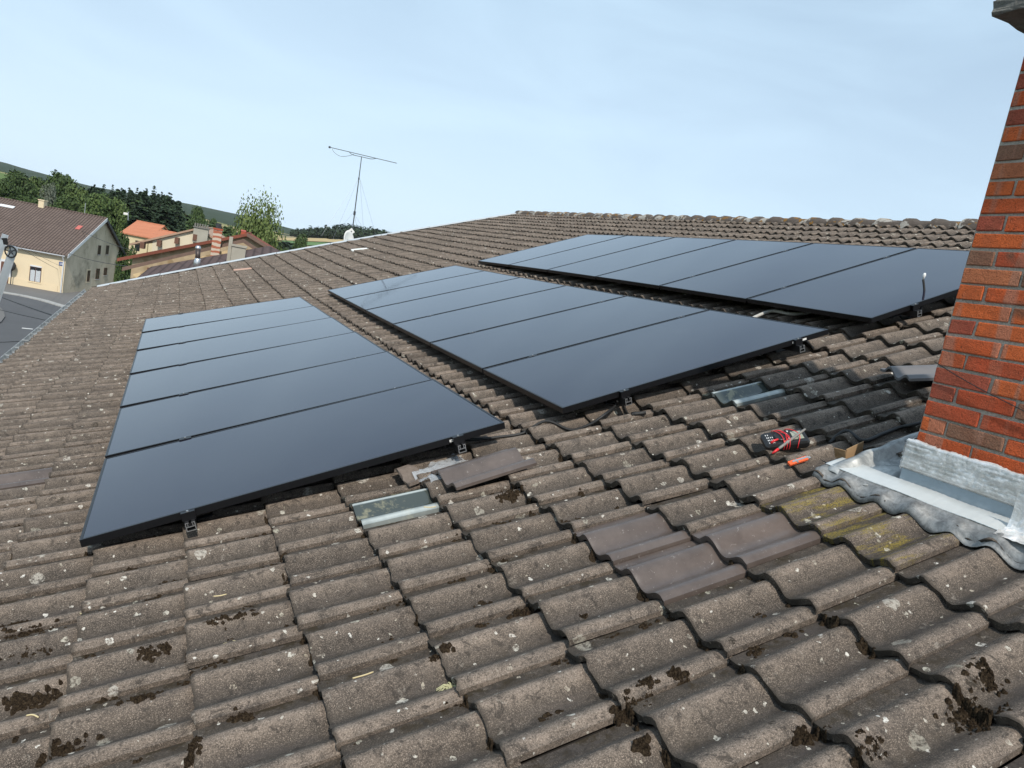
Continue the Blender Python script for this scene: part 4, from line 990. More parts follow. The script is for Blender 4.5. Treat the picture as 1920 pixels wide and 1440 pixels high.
def gable_render():
    t = NT('stained_grey_render'); co = t.coord(); mp = t.n('ShaderNodeMapping'); t.l(co, mp.inputs['Vector']); mp.inputs['Scale'].default_value = (1, 1, .35)
    c = t.mix(t.ramp(t.noise(mp.outputs[0], .55, 6, .7), [(.3, 0.), (.7, 1.)]), (.39, .33, .24), (.62, .53, .40)); c = t.mix(t.ramp(t.noise(co, .32, 5, .7), [(.55, 0.), (.7, .75)]), c, (.17, .15, .115)); return t.out(c, .95, 0, .1)
M['gable_render'] = gable_render(); M['brown_wood'] = simple('brown_timber', (.13, .062, .04), .8, 0, .25, 6); M['dark_glass'] = simple('dark_window_glass', (.02, .023, .027), .12, 0, .2, 3); M['brown_frame'] = simple('red_brown_window_frame', (.085, .040, .028), .6, 0, .15, 10)
M['lace'] = simple('white_lace', (.50, .53, .56), .9, 0, .2, 8); M['white_trim'] = simple('white_verge_trim', (.62, .63, .64), .6, 0, .06, 5); M['dark_trim'] = simple('black_verge_trim', (.03, .032, .036), .6, 0, .1, 5)
M['roof_L'] = ribbed('brown_ribbed_tiles', (.075, .056, .050), (.19, .145, .125), math.atan2(gL[1], gL[0]) - math.pi / 2 + math.pi / 2, .33, .85)
cL = np.array([-11.4264, 89.771, 0])
hL = thing('farmhouse', 'long cream farmhouse with brown roof and a stained grey gable across the street', 'house', (cL[0], cL[1], GROUND))
HL = House(hL, cL, gL, fL, 14.48, 34, -5.265, -.885, GROUND - .05, M['cream'], M['roof_L'], apex=8.06 / 14.48, ov=.35, trim=(M['white_trim'], M['dark_trim']), gablem=M['gable_render'])
def px_win(H, face, x0, y0, x1, y1):
    fn = H.front if face == 'gable' else H.side; a = fn((x0 + x1) / 2, y0); b = fn((x0 + x1) / 2, y1); l = fn(x0, (y0 + y1) / 2); r = fn(x1, (y0 + y1) / 2); return (l[0] + r[0]) / 2, (a[1] + b[1]) / 2, abs(r[0] - l[0]), abs(a[1] - b[1])
for (x0, y0, x1, y1, ar) in ((183.5, 460, 188.5, 477, 0), (198.5, 460, 203.5, 477, 0), (163, 507, 168, 528, 1), (179.5, 503.5, 186, 523, 0), (194.5, 502, 200, 516, 0)):
    HL.window('gable', *px_win(HL, 'gable', x0, y0, x1, y1), M['brown_frame'], M['dark_glass'], M['cream_pale'] if ar else None, .14, 1, not ar)
u, z, w, h = px_win(HL, 'side', 55.5, 500, 77.5, 529); HL.window('side', u, z, w, h, M['brown_frame'], M['dark_glass'], M['cream_pale'], .22, 1, True, M['lace'], box=M['white_trim'])
def farmhouse_bits():
    u, z, w, h = px_win(HL, 'side', 1, 491, 17.5, 532); o = HL.c + fL * u; d = MB(); nr = -gL
    d.box(o - fL * w / 2 + UP * GROUND + nr * .004, fL * w, UP * (z + h / 2 - GROUND), nr * .05); D = d.build('door', M['brown_wood'], hL)
    for k in range(3): q = MB(); q.box(o - fL * (w / 2 - .12) + UP * (GROUND + .25 + k * .75) + nr * .0545, fL * (w - .24), UP * .6, nr * .012); q.build('door_panel', M['brown_wood'], D)
    s = MB(); H = z + h / 2 - GROUND
    s.box(o - fL * (w / 2 + .28) + UP * GROUND + nr * .003, fL * .28, UP * (H + .28), nr * .03); s.box(o + fL * (w / 2) + UP * GROUND + nr * .003, fL * .28, UP * (H + .28), nr * .03); s.box(o - fL * w / 2 + UP * (GROUND + H) + nr * .003, fL * w, UP * .28, nr * .03); s.build('door_surround', M['white_trim'], D)
    g = MB(); e = HL.P(-.40, -.1, HL.ze - .22); g.tube([e, HL.P(-.40, 34, HL.ze - .22)], .09, 8); gt = g.build('gutter', M['steel'], hL)
    p = MB(); p.tube([HL.P(-.40, .12, HL.ze - .28), HL.P(-.12, .14, HL.ze - .8), HL.P(-.12, .14, GROUND)], .07, 8); p.build('downpipe', M['white_trim'], hL)
    c = MB(); c.box(HL.c - gL * .02 + fL * .55 + UP * GROUND, fL * 33, UP * .75, -gL * .03); c.build('plinth', M['cream_pale'], hL)
    for (px, py, w_, h_, mt, nm) in ((79, 385, .6, .9, 'cream', 'chimney'),):
        q = on_plane(px, 397, HL.P(HL.a, 0, 0), gL); uu = float(np.dot(q - HL.c, fL)); b = MB(); b.box(HL.P(HL.a - .4, uu - w_ / 2, HL.zr - .2), gL * .8, fL * w_, UP * 1.0); b.box(HL.P(HL.a - .46, uu - w_ / 2 - .06, HL.zr + .8), gL * .92, fL * (w_ + .12), UP * .12); b.build(nm, M[mt], HL.roof)
    q = on_plane(158, 405, HL.P(HL.a, 0, 0), gL); uu = float(np.dot(q - HL.c, fL)); b = MB(); b.tube([HL.P(HL.a, uu, HL.zr), HL.P(HL.a, uu, HL.zr + 1.5)], .045, 6); b.build('vent_pipe', M['steel'], HL.roof)
    b = MB(); q0, zz = HL.side(111, 494); q1, _ = HL.side(120, 493.5); pl = MB(); pl.box(HL.c + fL * q1 - gL * .03 + UP * (zz - .19), fL * (q0 - q1), UP * .40, -gL * .02); s_ = pl.build('street_sign', M['sign_blue'], hL)
    tx = MB()
    for r, (a0, a1) in enumerate(((.2, .8), (.12, .88))): tx.box(HL.c + fL * (q1 + (q0 - q1) * a0) - gL * .051 + UP * (zz + .045 - .13 * r), fL * ((q0 - q1) * (a1 - a0)), UP * .06, -gL * .002)
    tx.build('sign_lettering', M['mark'], s_)
    q, zz = HL.side(8, 389); sky_ = MB()
    for (px, py) in ((13, 387), (149, 422)): pass
M['sign_blue'] = simple('blue_enamel', (.03, .07, .22), .4, 0, .05, 4)
farmhouse_bits()
def on_roof_L(px, py):
    nrm = unit(np.cross(fL, HL.P(HL.a, 0, HL.zr) - HL.P(0, 0, HL.ze))); return on_plane(px, py, HL.P(0, 0, HL.ze + .19), nrm), nrm
for px, py, w_, h_, mt, nm in ((13, 387, 1.6, .5, 'white_trim', 'roof_window'), (148, 427, .5, .9, 'pinkred', 'roof_vent')):
    if 'pinkred' not in M: M['pinkred'] = simple('pink_vent_tile', (.45, .12, .10), .7, 0, .1, 5)
    p, nr = on_roof_L(px, py); sl = unit(HL.P(HL.a, 0, HL.zr) - HL.P(0, 0, HL.ze)); nr = nr if nr[2] > 0 else -nr; b = MB(); b.box(p - fL * w_ / 2 - sl * h_ / 2, fL * w_, sl * h_, nr * .06); b.build(nm, M[mt], HL.roof)
# lamp on a post by the door
p = gz(19.5, 534); lamp = thing('street_lamp', 'dark round lantern on a short post beside the brown farmhouse door', 'lamp', p); q = MB(); q.tube([p, p + UP * 1.6], .05, 6); q.build('post', M['dark_trim'], lamp)
q = MB(); q.tube([p + UP * 1.55, p + UP * 1.75, p + UP * 2.15, p + UP * 2.45, p + UP * 2.6], [.08, .34, .40, .25, .05], 10); q.build('lantern', M['dark_trim'], lamp, True)

# orange-roofed houses up the lane
M['terracotta'] = ribbed('orange_clay_tiles', (.40, .15, .085), (.52, .22, .13), .1, .5, .25); M['cream2'] = simple('cream_wall', (.60, .50, .33), .9, 0, .08, 1)
def facing_house(name, label, rl, rr, el, er, d, wall, roofm, zg, depthback=8):
    """house whose roof slope faces us: ridge and eave ends read from the photograph at depth d"""
    E0, E1 = at(*el, d), at(*er, d); R0 = at(*rl, d + 4); zr = R0[2]; ze = (E0[2] + E1[2]) / 2
    f = unit((E0 - E1) * np.array([1, 1, 0])); g = np.array([f[1], -f[0], 0])
    if g[1] < 0: g = -g
    rt = thing(name, label, 'house', (E1[0], E1[1], zg)); H = House(rt, E1, g, f, depthback, float(np.linalg.norm((E0 - E1)[:2])), ze, zr, zg, wall, roofm, ov=.3); return rt, H
r1, H1 = facing_house('cottage', 'cream cottage with the taller bright orange roof before the dark firs', (237, 412), (285, 423), (231, 436), (278, 446), 112, M['cream2'], M['terracotta'], -9)
r2, H2 = facing_house('cottage', 'low orange roofed annex to the right of the taller orange roof', (285, 430), (342, 446), (280, 446), (352, 461), 108, M['cream2'], M['terracotta'], -9, 7)
b = MB(); p = on_plane(263, 457, H1.c, H1.g); b.box(p - UP * 1.2, H1.f * .8, UP * 1.6, -H1.g * .04); b.build('window', M['dark_glass'], r1)
b = MB(); b.tube([at(240, 413, 115), at(240.5, 397, 115)], .06, 6); b.build('aerial_pole', M['steel'], r1)
b = MB(); p = at(240.5, 398, 115); b.cbox(p - np.array([.35, 0, .3]), .3, .05, .18); b.build('aerial', M['white_paint'], r1)

# stone barns just beyond our verge
def rough_stone():
    t = NT('rubble_stone'); co = t.coord(); v = t.n('ShaderNodeTexVoronoi'); t.l(co, v.inputs['Vector']); v.inputs['Scale'].default_value = 3.2
    sp = t.n('ShaderNodeSeparateColor'); t.l(v.outputs['Color'], sp.inputs[0]); c = t.mix(sp.outputs[0], (.26, .19, .11), (.50, .40, .27)); c = t.mix(t.ramp(v.outputs['Distance'], [(.25, 0.), (.5, .6)]), c, (.44, .36, .25)); return t.out(c, .95, 0, .1)
M['stone'] = rough_stone(); M['cream3'] = simple('yellowish_render', (.58, .44, .25), .9, 0, .12, 1.2); M['offwhite'] = simple('offwhite_render', (.62, .55, .42), .9, 0, .12, .8)
M['redtile'] = ribbed('dark_red_clay_tiles', (.17, .055, .038), (.26, .10, .07), -.06, .3, .35); M['old_board'] = simple('weathered_brown_board', (.15, .098, .076), .85, 0, .35, 4); M['purple_tile'] = ribbed('purple_brown_tiles', (.075, .052, .050), (.12, .085, .078), math.radians(-5.5) + math.pi / 2, .3, .6)
g30 = np.array([math.cos(math.radians(-5.5)), math.sin(math.radians(-5.5)), 0]); f30 = np.array([-g30[1], g30[0], 0])
def barn(name, label, e, a, d, wall, roofm, Lf, zg, ov, trim, th=.08, tb=.02):
    E = at(*e, d); n = np.array([g30[1], -g30[0], 0]); A = on_plane(*a, E, n); L = float(np.dot(A - E, g30)); rt = thing(name, label, 'barn', (E[0], E[1], zg))
    q = ov; sl = (A[2] - E[2]) / L; c = E + g30 * q
    H = House(rt, c, g30, f30, 2 * (L - q), Lf, E[2] + q * sl, A[2], zg, wall, roofm, ov=q, trim=trim, th=th, tb=tb, ovg=.18); return rt, H
bA, HA = barn('stone_barn', 'rubble stone barn with dark red tile edge behind our verge', (222, 489), (463, 442), 29.2, M['stone'], M['redtile'], 6, GROUND, .5, (M['redtile'], M['old_board']))
def front_gable():
    # cream and stone lean-to under a broad brown verge board, in front of the barn gable
    E = at(229, 505, 28.6); n = np.array([g30[1], -g30[0], 0]); A = on_plane(456, 452, E, n); L = float(np.dot(A - E, g30)); sl = (A[2] - E[2]) / L
    rt = thing('lean_to', 'cream and stone lean-to with a broad weathered brown verge board', 'barn', (E[0], E[1], GROUND)); Rr = E + g30 * 2 * L; dn = UP
    w = MB(); w.poly([E + g30 * .4 - UP * .12, A - UP * .22, Rr - g30 * .4 - UP * .12, np.array([*(Rr - g30 * .4)[:2], GROUND]), np.array([*(E + g30 * .4)[:2], GROUND])], f30 * .35); w.build('wall', M['stonecream'], rt)
    for nm, p, q in (('verge_board', E, A), ('verge_board', Rr, A)):
        b = MB(); b.poly([p - UP * .065, q - UP * .065, q + UP * .065, p + UP * .065], -f30 * .05); b.poly([p + UP * .065, q + UP * .065, q + UP * .085, p + UP * .085], f30 * .30); b.build(nm, M['old_board'], rt)
    for q in (.9, 2.6, 4.3, 6.0, 8.0, 10.0):
        z = E[2] + sl * (q if q < L else 2 * L - q) - .34; b = MB(); b.box(np.array([*(E + g30 * q)[:2], z]) - f30 * .10, g30 * .15, f30 * .12, UP * .17); b.build('purlin_end', M['brown_wood'], rt)
    return rt
M['stonecream'] = (lambda t, co: t.out(t.mix(t.ramp(t.noise(co, 1.4, 5, .7), [(.42, 0.), (.56, 1.)]), (.58, .45, .27), (.30, .22, .13)), .95, 0, .1))(*(lambda t: (t, t.coord()))(NT('patchy_cream_and_stone')))
front_gable()
M['tan_edge'] = simple('faded_tan_tiles', (.36, .24, .17), .9, 0, .2, 5)
bC, HC = barn('whitewashed_barn', 'pale rendered gable with a thin tan roof edge and dark purlin ends', (243, 461), (372, 431), 46, M['offwhite'], M['tan_edge'], 12, GROUND, 1.3, None, .13)
for px, py in ((269, 460), (300, 456), (333, 451), (367, 445)):
    p = on_plane(px, py, HC.c, f30); b = MB(); b.box(p - g30 * .12 - UP * .2 + f30 * .1, g30 * .24, -f30 * .7, UP * .4); b.build('purlin_end', M['brown_wood'], bC)
def purple_roof():
    P = [at(283, 500, 27.5), at(420, 477, 28.6), at(500, 463, 29.5), at(540, 485, 27), at(520, 520, 24), at(380, 535, 23), at(244, 533, 23)]
    o = P[0]; nrm = unit(np.cross(P[2] - P[0], P[6] - P[0])); nrm = nrm if nrm[2] > 0 else -nrm
    px = ((283, 500), (420, 476), (505, 461), (560, 485), (540, 540), (380, 560), (226, 545)); Q = [on_plane(a, b, o, nrm) for a, b in px]
    rt = thing('shed', 'shed with a purple brown tiled roof just behind our verge', 'shed', (Q[3][0], Q[3][1], GROUND)); r = MB(); r.poly(Q, -nrm * .15); r.build('roof', M['purple_tile'], rt)
    w = MB(); w.poly([q - nrm * .2 for q in Q], UP * 0 + np.array([0, 0, -5.0])); w.build('wall', M['cream3'], rt)
    return rt, o, nrm
shed, so, sn = purple_roof()
def stack(name, label, px, pyb, pyt, d, wpx, mt, capm, parts):
    b, t = at(px[0], pyb, d), at(px[1], pyt, d); w = wpx * d / FPX; rt = thing(name, label, 'chimney', b); m = MB(); h = t[2] - b[2]
    m.box(b - g30 * w / 2 - f30 * w * .35 - UP * .4, g30 * w, f30 * w * .7, UP * (h + .4)); m.build('stack', mt, rt)
    c = MB(); c.box(b - g30 * w * .56 - f30 * w * .42 + UP * h, g30 * w * 1.12, f30 * w * .84, UP * .07); c.build('cap', capm, rt); return rt, b, h, w
def whitebrick():
    t = NT('whitewashed_striped_brick'); co = t.coord(); w = t.n('ShaderNodeTexWave', wave_type='BANDS', bands_direction='Z'); t.l(co, w.inputs['Vector']); w.inputs['Scale'].default_value = 1.55; w.inputs['Distortion'].default_value = 2.2; w.inputs['Detail Scale'].default_value = 2.5
    return t.out(t.mix(t.ramp(w.outputs['Fac'], [(.45, 0.), (.55, 1.)]), (.36, .125, .075), (.50, .42, .34)), .9, 0, .2)
M['striped'] = whitebrick(); M['block'] = simple('grey_concrete_block', (.34, .32, .27), .95, 0, .2, 2)
rt, b, h, w = stack('barn_chimney', 'red brick chimney with white mortar stripes on the barn', (405, 407), 463, 431, 29.2, 15, M['striped'], M['brick'], 0)
m = MB(); m.tube([b + UP * (h + .07), b + UP * (h + .28)], [.11, .10], 8); m.build('chimney_pot', M['dark_trim'], rt)
rt, b, h, w = stack('block_chimney', 'grey concrete block chimney standing on the purple roof', (445, 447), 491, 463, 26.2, 24, M['block'], M['block'], 0)
m = MB(); m.box(b - g30 * w * .78 - f30 * .1 - UP * .3, g30 * .12, f30 * .2, UP * (h + .62)); m.build('side_post', M['block'], rt)
rt, b, h, w = stack('ruined_chimney', 'broad old stone chimney on the whitewashed gable', (376, 377), 444, 428, 47, 25, M['block'], M['concrete'], 0)
m = MB()
for k in range(6): m.box(b - g30 * w * (.5 - k * .17) - f30 * .1 + UP * (h + .07), g30 * w * .1, f30 * .25, UP * .22)
m.build('crown_bricks', M['concrete'], rt)
stack('small_chimney', 'small red chimney at the barn ridge before the birch', (455, 456), 446, 434, 32, 8, M['redplain'] if 'redplain' in M else M['brick'], M['pinkred'], 0)
stack('small_chimney', 'stubby red and white chimney below the birch beside our verge', (512, 513), 487, 470, 33, 8, M['striped'], M['brick'], 0)
def flue():
    b, t = at(369.5, 497, 25.2), at(371.5, 466, 25.2); rt = thing('metal_flue', 'thin dark metal flue pipe with bright collar and hood', 'flue', b); m = MB(); m.tube([b + UP * .15, t], .085, 10); m.build('pipe', M['dark_pipe'], rt, True)
    m = MB(); m.tube([b - UP * .15, b + UP * .12, b + UP * .18, b + UP * .24], [.125, .12, .10, .09], 12); m.build('collar', M['alu'], rt, True); m = MB(); m.tube([t - UP * .03, t, t + UP * .05, t + UP * .10], [.085, .10, .09, .05], 12); m.build('hood', M['alu'], rt, True)
M['dark_pipe'] = simple('dark_brown_pipe', (.06, .045, .04), .45, .3, .2, 5)
flue()

# aerial mast with guy wires, dish and plate
def mast():
    d = 24.0; b, t = at(655, 456, d), at(678, 294, d); b = np.array([t[0], t[1], at(668, 440, d)[2]]); vb = at(662, 422, d); ax = unit(t - vb); b = t - ax * 3.35
    base = b - UP * 0
    rt = thing('aerial_mast', 'tall thin aerial mast with guy wires beyond the verge', 'aerial', base); m = MB(); m.tube([base - ax * 2.0, t - ax * 1.2, t], [.022, .018, .013], 6); m.build('mast', M['dark_steel'], rt)
    c = MB(); p = t - ax * 1.92; c.tube([p - ax * .06, p + ax * .06], .04, 6); p = t - ax * .74; c.tube([p - ax * .03, p + ax * .03], .026, 6); c.build('clamp', M['dark_steel'], rt)
    L, R_ = at(618, 276, d), at(744, 306, d); m = MB(); m.tube([L, R_], .011, 6); m.build('boom', M['dark_steel'], rt)
    m = MB(); m.tube(spline([at(654, 284, d), at(661, 290, d), at(678, 294, d), at(696, 298, d), at(705, 297, d)], 5), .010, 5); m.build('strut', M['dark_steel'], rt)
    m = MB(); m.tube(spline([at(623, 279, d), at(627, 286, d), at(639, 293, d), at(655, 292, d), at(664, 289, d)], 5), .006, 5); m.build('feed_cable', M['dark_steel'], rt)
    m = MB(); m.cbox(at(618, 276, d), .03, .03, .03); m.build('end_block', M['dark_steel'], rt)
    for s, e in (((672, 336), (617, 420)), ((671, 338), (634, 425)), ((675, 338), (681, 422)), ((675, 336), (700, 424)), ((663, 398), (640, 425)), ((664, 400), (678, 424)), ((664, 402), (669, 424))):
        p, q = at(*s, d), at(*e, d - .6 if e[0] < 660 else d + .6); q = p + (q - p) * 1.25; m = MB(); m.tube([p, q], .0028, 4); m.build('guy_wire', M['guy'], rt)
    dp = thing('satellite_dish', 'white satellite dish peeping over the verge at the mast foot', 'satellite dish', at(655, 462, 23)); c, nr = at(652, 452, 23), unit((.62, -.75, .22)); u = unit(np.cross(nr, UP)); v = np.cross(u, nr); m = MB(); V = []; n = 20
    for r in range(5):
        for k in range(n): a = 2 * math.pi * k / n; q = r / 4; V.append(c + u * (.26 * q * math.cos(a)) + v * (.34 * q * math.sin(a)) + nr * (.06 * q * q))
    F = [(r * n + k, r * n + (k + 1) % n, (r + 1) * n + (k + 1) % n, (r + 1) * n + k) for r in range(4) for k in range(n)]; o = mesh_obj('reflector', V, F, M['white_paint'], dp, True); md = o.modifiers.new('t', 'SOLIDIFY'); md.thickness = .012
    m = MB(); m.tube([c - v * .3, c + nr * .34 - v * .1], .012, 6); m.cbox(c + nr * .36 - v * .08, .035, .05, .035); m.build('feed_arm', M['dark_steel'], dp); m = MB(); m.tube([c - nr * .02, c - nr * .14, c - nr * .14 - UP * 1.2], .025, 6); m.build('bracket', M['dark_steel'], dp)
    pl = thing('mast_plate', 'square white plate set diamond wise on the aerial mast', 'plate', at(658, 440, d)); c = at(658.5, 434, d - .1); nr = unit(CAM - c); u = unit(np.cross(UP, nr)); v = np.cross(nr, u); a, b_ = unit(u + v), unit(u - v); m = MB(); m.cbox(c, .085, .085, .012, a, b_, nr); m.build('plate', M['white_paint'], pl); m = MB(); m.cbox(c + nr * .016, .02, .02, .003, a, b_, nr); m.build('plate_mark', M['dark_steel'], pl)
M['dark_steel'] = simple('dark_steel', (.055, .06, .068), .5, .5, .15, 10); M['guy'] = simple('grey_wire', (.20, .22, .24), .5, .5, .1, 10)
mast()
# ladder hoist at the eave, far left
def hoist():
    p = lambda a, b, d=11.0: at(a, b, d)
    rt = thing('ladder_hoist', 'aluminium ladder hoist head with black pulley wheel at the eave', 'ladder hoist', p(-40, 640)); x = unit(p(20, 470) - p(0, 470)); y = unit(ray(20, 470) * np.array([1, 1, 0]))
    for nm, (a, b), w in (('rail', ((10, 440), (-30, 560)), .085), ('rail', ((27, 462), (-34, 640)), .11)):
        A, B = p(*a), p(*b); d = B - A; s = unit(np.cross(d, y)); m = MB(); m.box(A - s * w / 2 - y * .04, s * w, d, y * .08); m.box(A - s * w * .2 - y * .046, s * w * .4, d, y * .006); m.build(nm, M['alu'], rt)
    c = p(20, 471) - y * .07; wh = MB(); n = 22; V = []
    rad = .098; a1, a2 = x, unit(np.cross(x, y)); wd = y * .045
    ring = [(rad, -1), (rad, 1), (rad * .78, 1), (rad * .78, -1)]
    for k in range(n):
        t = 2 * math.pi * k / n
        for r, sgn in ring: V.append(c + (a1 * math.cos(t) + a2 * math.sin(t)) * r + wd * sgn)
    F = [(k * 4 + q, k * 4 + (q + 1) % 4, ((k + 1) % n) * 4 + (q + 1) % 4, ((k + 1) % n) * 4 + q) for k in range(n) for q in range(4)]; wh.add(V, F); W_ = wh.build('pulley_wheel', M['black_plastic'], rt)
    sp = MB(); sp.tube([c - wd * 1.2, c + wd * 1.2], .025, 8)
    for k in range(5): t = 2 * math.pi * k / 5 + .3; e = (a1 * math.cos(t) + a2 * math.sin(t)); sp.box(c + e * .02 - np.cross(e, unit(wd)) * .008 - wd * .4, e * (rad * .78 - .02), np.cross(e, unit(wd)) * .016, wd * .8)
    sp.build('spokes', M['dark_steel'], W_)
    b = MB(); b.cbox(p(6, 452), .07, .05, .06, x, y, np.cross(x, y)); b.build('head_block', M['black_plastic'], rt)
hoist()
# overhead wires
def wire(label, A, B, r=.012, sag=.3):
    n = 12; P = [A + (B - A) * k / n - UP * sag * 4 * (k / n) * (1 - k / n) for k in range(n + 1)]; m = MB(); m.tube(P, r, 5); ob = m.build('overhead_wire', M['rubber']); rebase(ob, A); tag(ob, label, 'wire', 'overhead wires')
wire('black overhead wire crossing the street toward our gutter', at(-60, 530, 30), at(116, 597, 12.2), .012, .05)
wire('lower overhead wire crossing the street just left of our gutter', at(-60, 562, 30), at(104, 604, 11.5), .008, .05)
wire('lowest overhead wire over the street at the picture edge', at(-60, 638, 26), at(60, 638, 9), .007, .05)
wire('overhead wire running along the grey farmhouse gable', at(127, 474, 80), at(262, 502, 40), .022, .2)
wire('upper overhead wire over the grey farmhouse gable', at(150, 430, 85), at(250, 470, 50), .022, .2)
wire('overhead wire falling across the cream farmhouse front', at(40, 466, 60), at(124, 512, 85), .018, .1)
wire('second overhead wire falling across the cream farmhouse front', at(58, 470, 60), at(124, 503, 85), .014, .1)

# ------------------------------------------------------------------ trees and woods
def leafmat(name, c1, c2, tr=.25):
    t = NT(name); g = t.n('ShaderNodeNewGeometry'); co = t.coord(); c = t.mix(g.outputs['Random Per Island'], c1, c2); c = t.mix(t.ramp(t.noise(co, .35, 3), [(.35, 0.), (.65, .5)]), c, tuple(a * .6 for a in c1)); t.out(c, .75, 0, .25)
    t.b.inputs['Subsurface Weight'].default_value = 0; return t.m
M['leaf'] = leafmat('oak_leaves', (.030, .055, .018), (.075, .115, .034)); M['leaf_light'] = leafmat('light_leaves', (.050, .085, .024), (.115, .16, .05)); M['leaf_birch'] = leafmat('birch_leaves', (.070, .108, .030), (.17, .215, .072)); M['needle'] = leafmat('fir_needles', (.016, .033, .018), (.044, .072, .035)); M['leaf_grey'] = leafmat('grey_willow_leaves', (.08, .10, .07), (.20, .22, .17)); M['bark'] = simple('bark', (.09, .07, .055), .95, 0, .3, 3); M['birch_bark'] = simple('birch_bark', (.42, .40, .37), .9, 0, .4, 5)
def quads(C, N, size, asp=1.0, rng=RNG):
    n = len(C); a = rng.normal(size=(n, 3)); a -= N * (a * N).sum(1, keepdims=True); a /= np.linalg.norm(a, axis=1, keepdims=True) + 1e-9; b = np.cross(N, a); s = size * rng.uniform(.6, 1.3, (n, 1))
    V = np.stack([C - a * s - b * s * asp * .5, C + a * s * .2 - b * s * asp, C + a * s + b * s * asp * .3, C - a * s * .1 + b * s * asp], 1); return V.reshape(-1, 3), np.arange(4 * n).reshape(n, 4)
def leafy(h, w, n, size, droop=0, lobes=14, seed=1, low=.18):
    r = np.random.default_rng(seed); C = []; N = []
    for k in range(lobes):
        zc = h * (low + (1 - low) * r.uniform(.12, .86)); q = (zc / h - low) / (1 - low); rad = w * .5 * math.sin(math.pi * min(.97, .16 + .78 * q)) ** .7; a = r.uniform(0, 6.28); d = rad * r.uniform(.25, .78); c = np.array([d * math.cos(a), d * math.sin(a), zc]); R_ = w * r.uniform(.16, .28)
        m = n // lobes; u = r.normal(size=(m, 3)); u /= np.linalg.norm(u, axis=1, keepdims=True); rr = R_ * r.uniform(.55, 1.08, (m, 1)) ** .6; P = c + u * rr * np.array([1, 1, .85 + droop]); P[:, 2] -= droop * R_ * r.uniform(0, 1.6, m); C.append(P); N.append(u + r.normal(0, .5, (m, 3)) + np.array([0, 0, .3]))
    C = np.concatenate(C); N = np.concatenate(N); N /= np.linalg.norm(N, axis=1, keepdims=True); return quads(C, N, size, .8, r)
def fir(h, w, n, size, seed=1):
    r = np.random.default_rng(seed); C = []; N = []; z = h * .06; 
    while z < h * .985:
        q = z / h; R_ = w * .5 * (1 - q) ** .80 * r.uniform(.70, 1.25) + .006; nb = int(5 + 9 * (1 - q)); 
        for k in range(nb):
            a = r.uniform(0, 6.28); L = R_ * r.uniform(.7, 1.1); m = max(4, int(n * (1 - q) / 110)); t = r.uniform(.12, 1, m) ** .7; P = np.stack([L * t * math.cos(a), L * t * math.sin(a), z - L * .32 * t + r.normal(0, .05 * h / 12, m)], 1); P[:, :2] += r.normal(0, .10 * L, (m, 2)); C.append(P); N.append(np.stack([np.full(m, .5 * math.cos(a)), np.full(m, .5 * math.sin(a)), np.ones(m)], 1) + r.normal(0, .45, (m, 3)))
        z += h * r.uniform(.028, .045)
    C = np.concatenate(C); N = np.concatenate(N); N /= np.linalg.norm(N, axis=1, keepdims=True); return quads(C, N, size, .55, r)
PROTO = {}
def proto(kind):
    if kind in PROTO: return PROTO[kind]
    base, seed = kind[0], kind[1]
    if base == 'oak': V, F = leafy(1, 1, 6500, .034, 0, 26, seed, .05); mt = M['leaf']
    elif base == 'light': V, F = leafy(1, 1, 6500, .034, .1, 26, seed, .05); mt = M['leaf_light']
    elif base == 'grey': V, F = leafy(1, 1, 4000, .03, .3, 18, seed); mt = M['leaf_grey']
    elif base == 'bush': V, F = leafy(1, 1.2, 4500, .042, 0, 16, seed, .0); mt = M['leaf']
    elif base == 'birch': V, F = leafy(1, .98, 34000, .0155, .35, 70, seed, .08); mt = M['leaf_birch']
    elif base == 'fir': V, F = fir(1, .42, 5200, .024, seed); mt = M['needle']
    elif base == 'spruce': V, F = fir(1, .55, 7000, .025, seed); mt = M['needle']
    o = mesh_obj('crown', V, F, mt, None); me = o.data; bpy.data.objects.remove(o)
    r = random.Random(seed); tm = MB(); tm.tube([(0, 0, -.06), (.004, 0, .3), (.0, .006, .6), (.003, 0, .85)], [.022, .016, .010, .003], 7)
    if base not in ('fir', 'spruce'):
        for k in range(7): a = r.uniform(0, 6.28); z = r.uniform(.25, .6); L = r.uniform(.15, .32); tm.tube([(0, 0, z), (L * .5 * math.cos(a), L * .5 * math.sin(a), z + L * .45), (L * math.cos(a), L * math.sin(a), z + L * .8)], [.008, .005, .002], 5)
    o2 = tm.build('trunk', M['birch_bark'] if base == 'birch' else M['bark'], None, True); tme = o2.data; bpy.data.objects.remove(o2); PROTO[kind] = (me, tme); return PROTO[kind]
def tree(name, label, kind, px, pyt, d, wpx=None, group=None, zb=None, cat='tree'):
    T = at(px, pyt, d); g = np.array([T[0], T[1], zb if zb is not None else float(terr(T[0], T[1]))]); h = T[2] - g[2]; k = {'oak': 1, 'light': 1, 'grey': 1, 'bush': 1.2, 'birch': .72, 'fir': .42, 'spruce': .55}[kind[0]]
    w = (wpx * d / FPX) / k if wpx else h; rt = thing(name, label, cat, g, group); rt.scale = (w, w, h); rt.rotation_euler = (0, 0, random.uniform(0, 6.28)); me, tme = proto(kind)
    for nm, data in (('crown', me), ('trunk', tme)): o = bpy.data.objects.new(nm, data); COL.objects.link(o); o.parent = rt
    return rt
GW = 'trees of the wood behind the farmhouse'
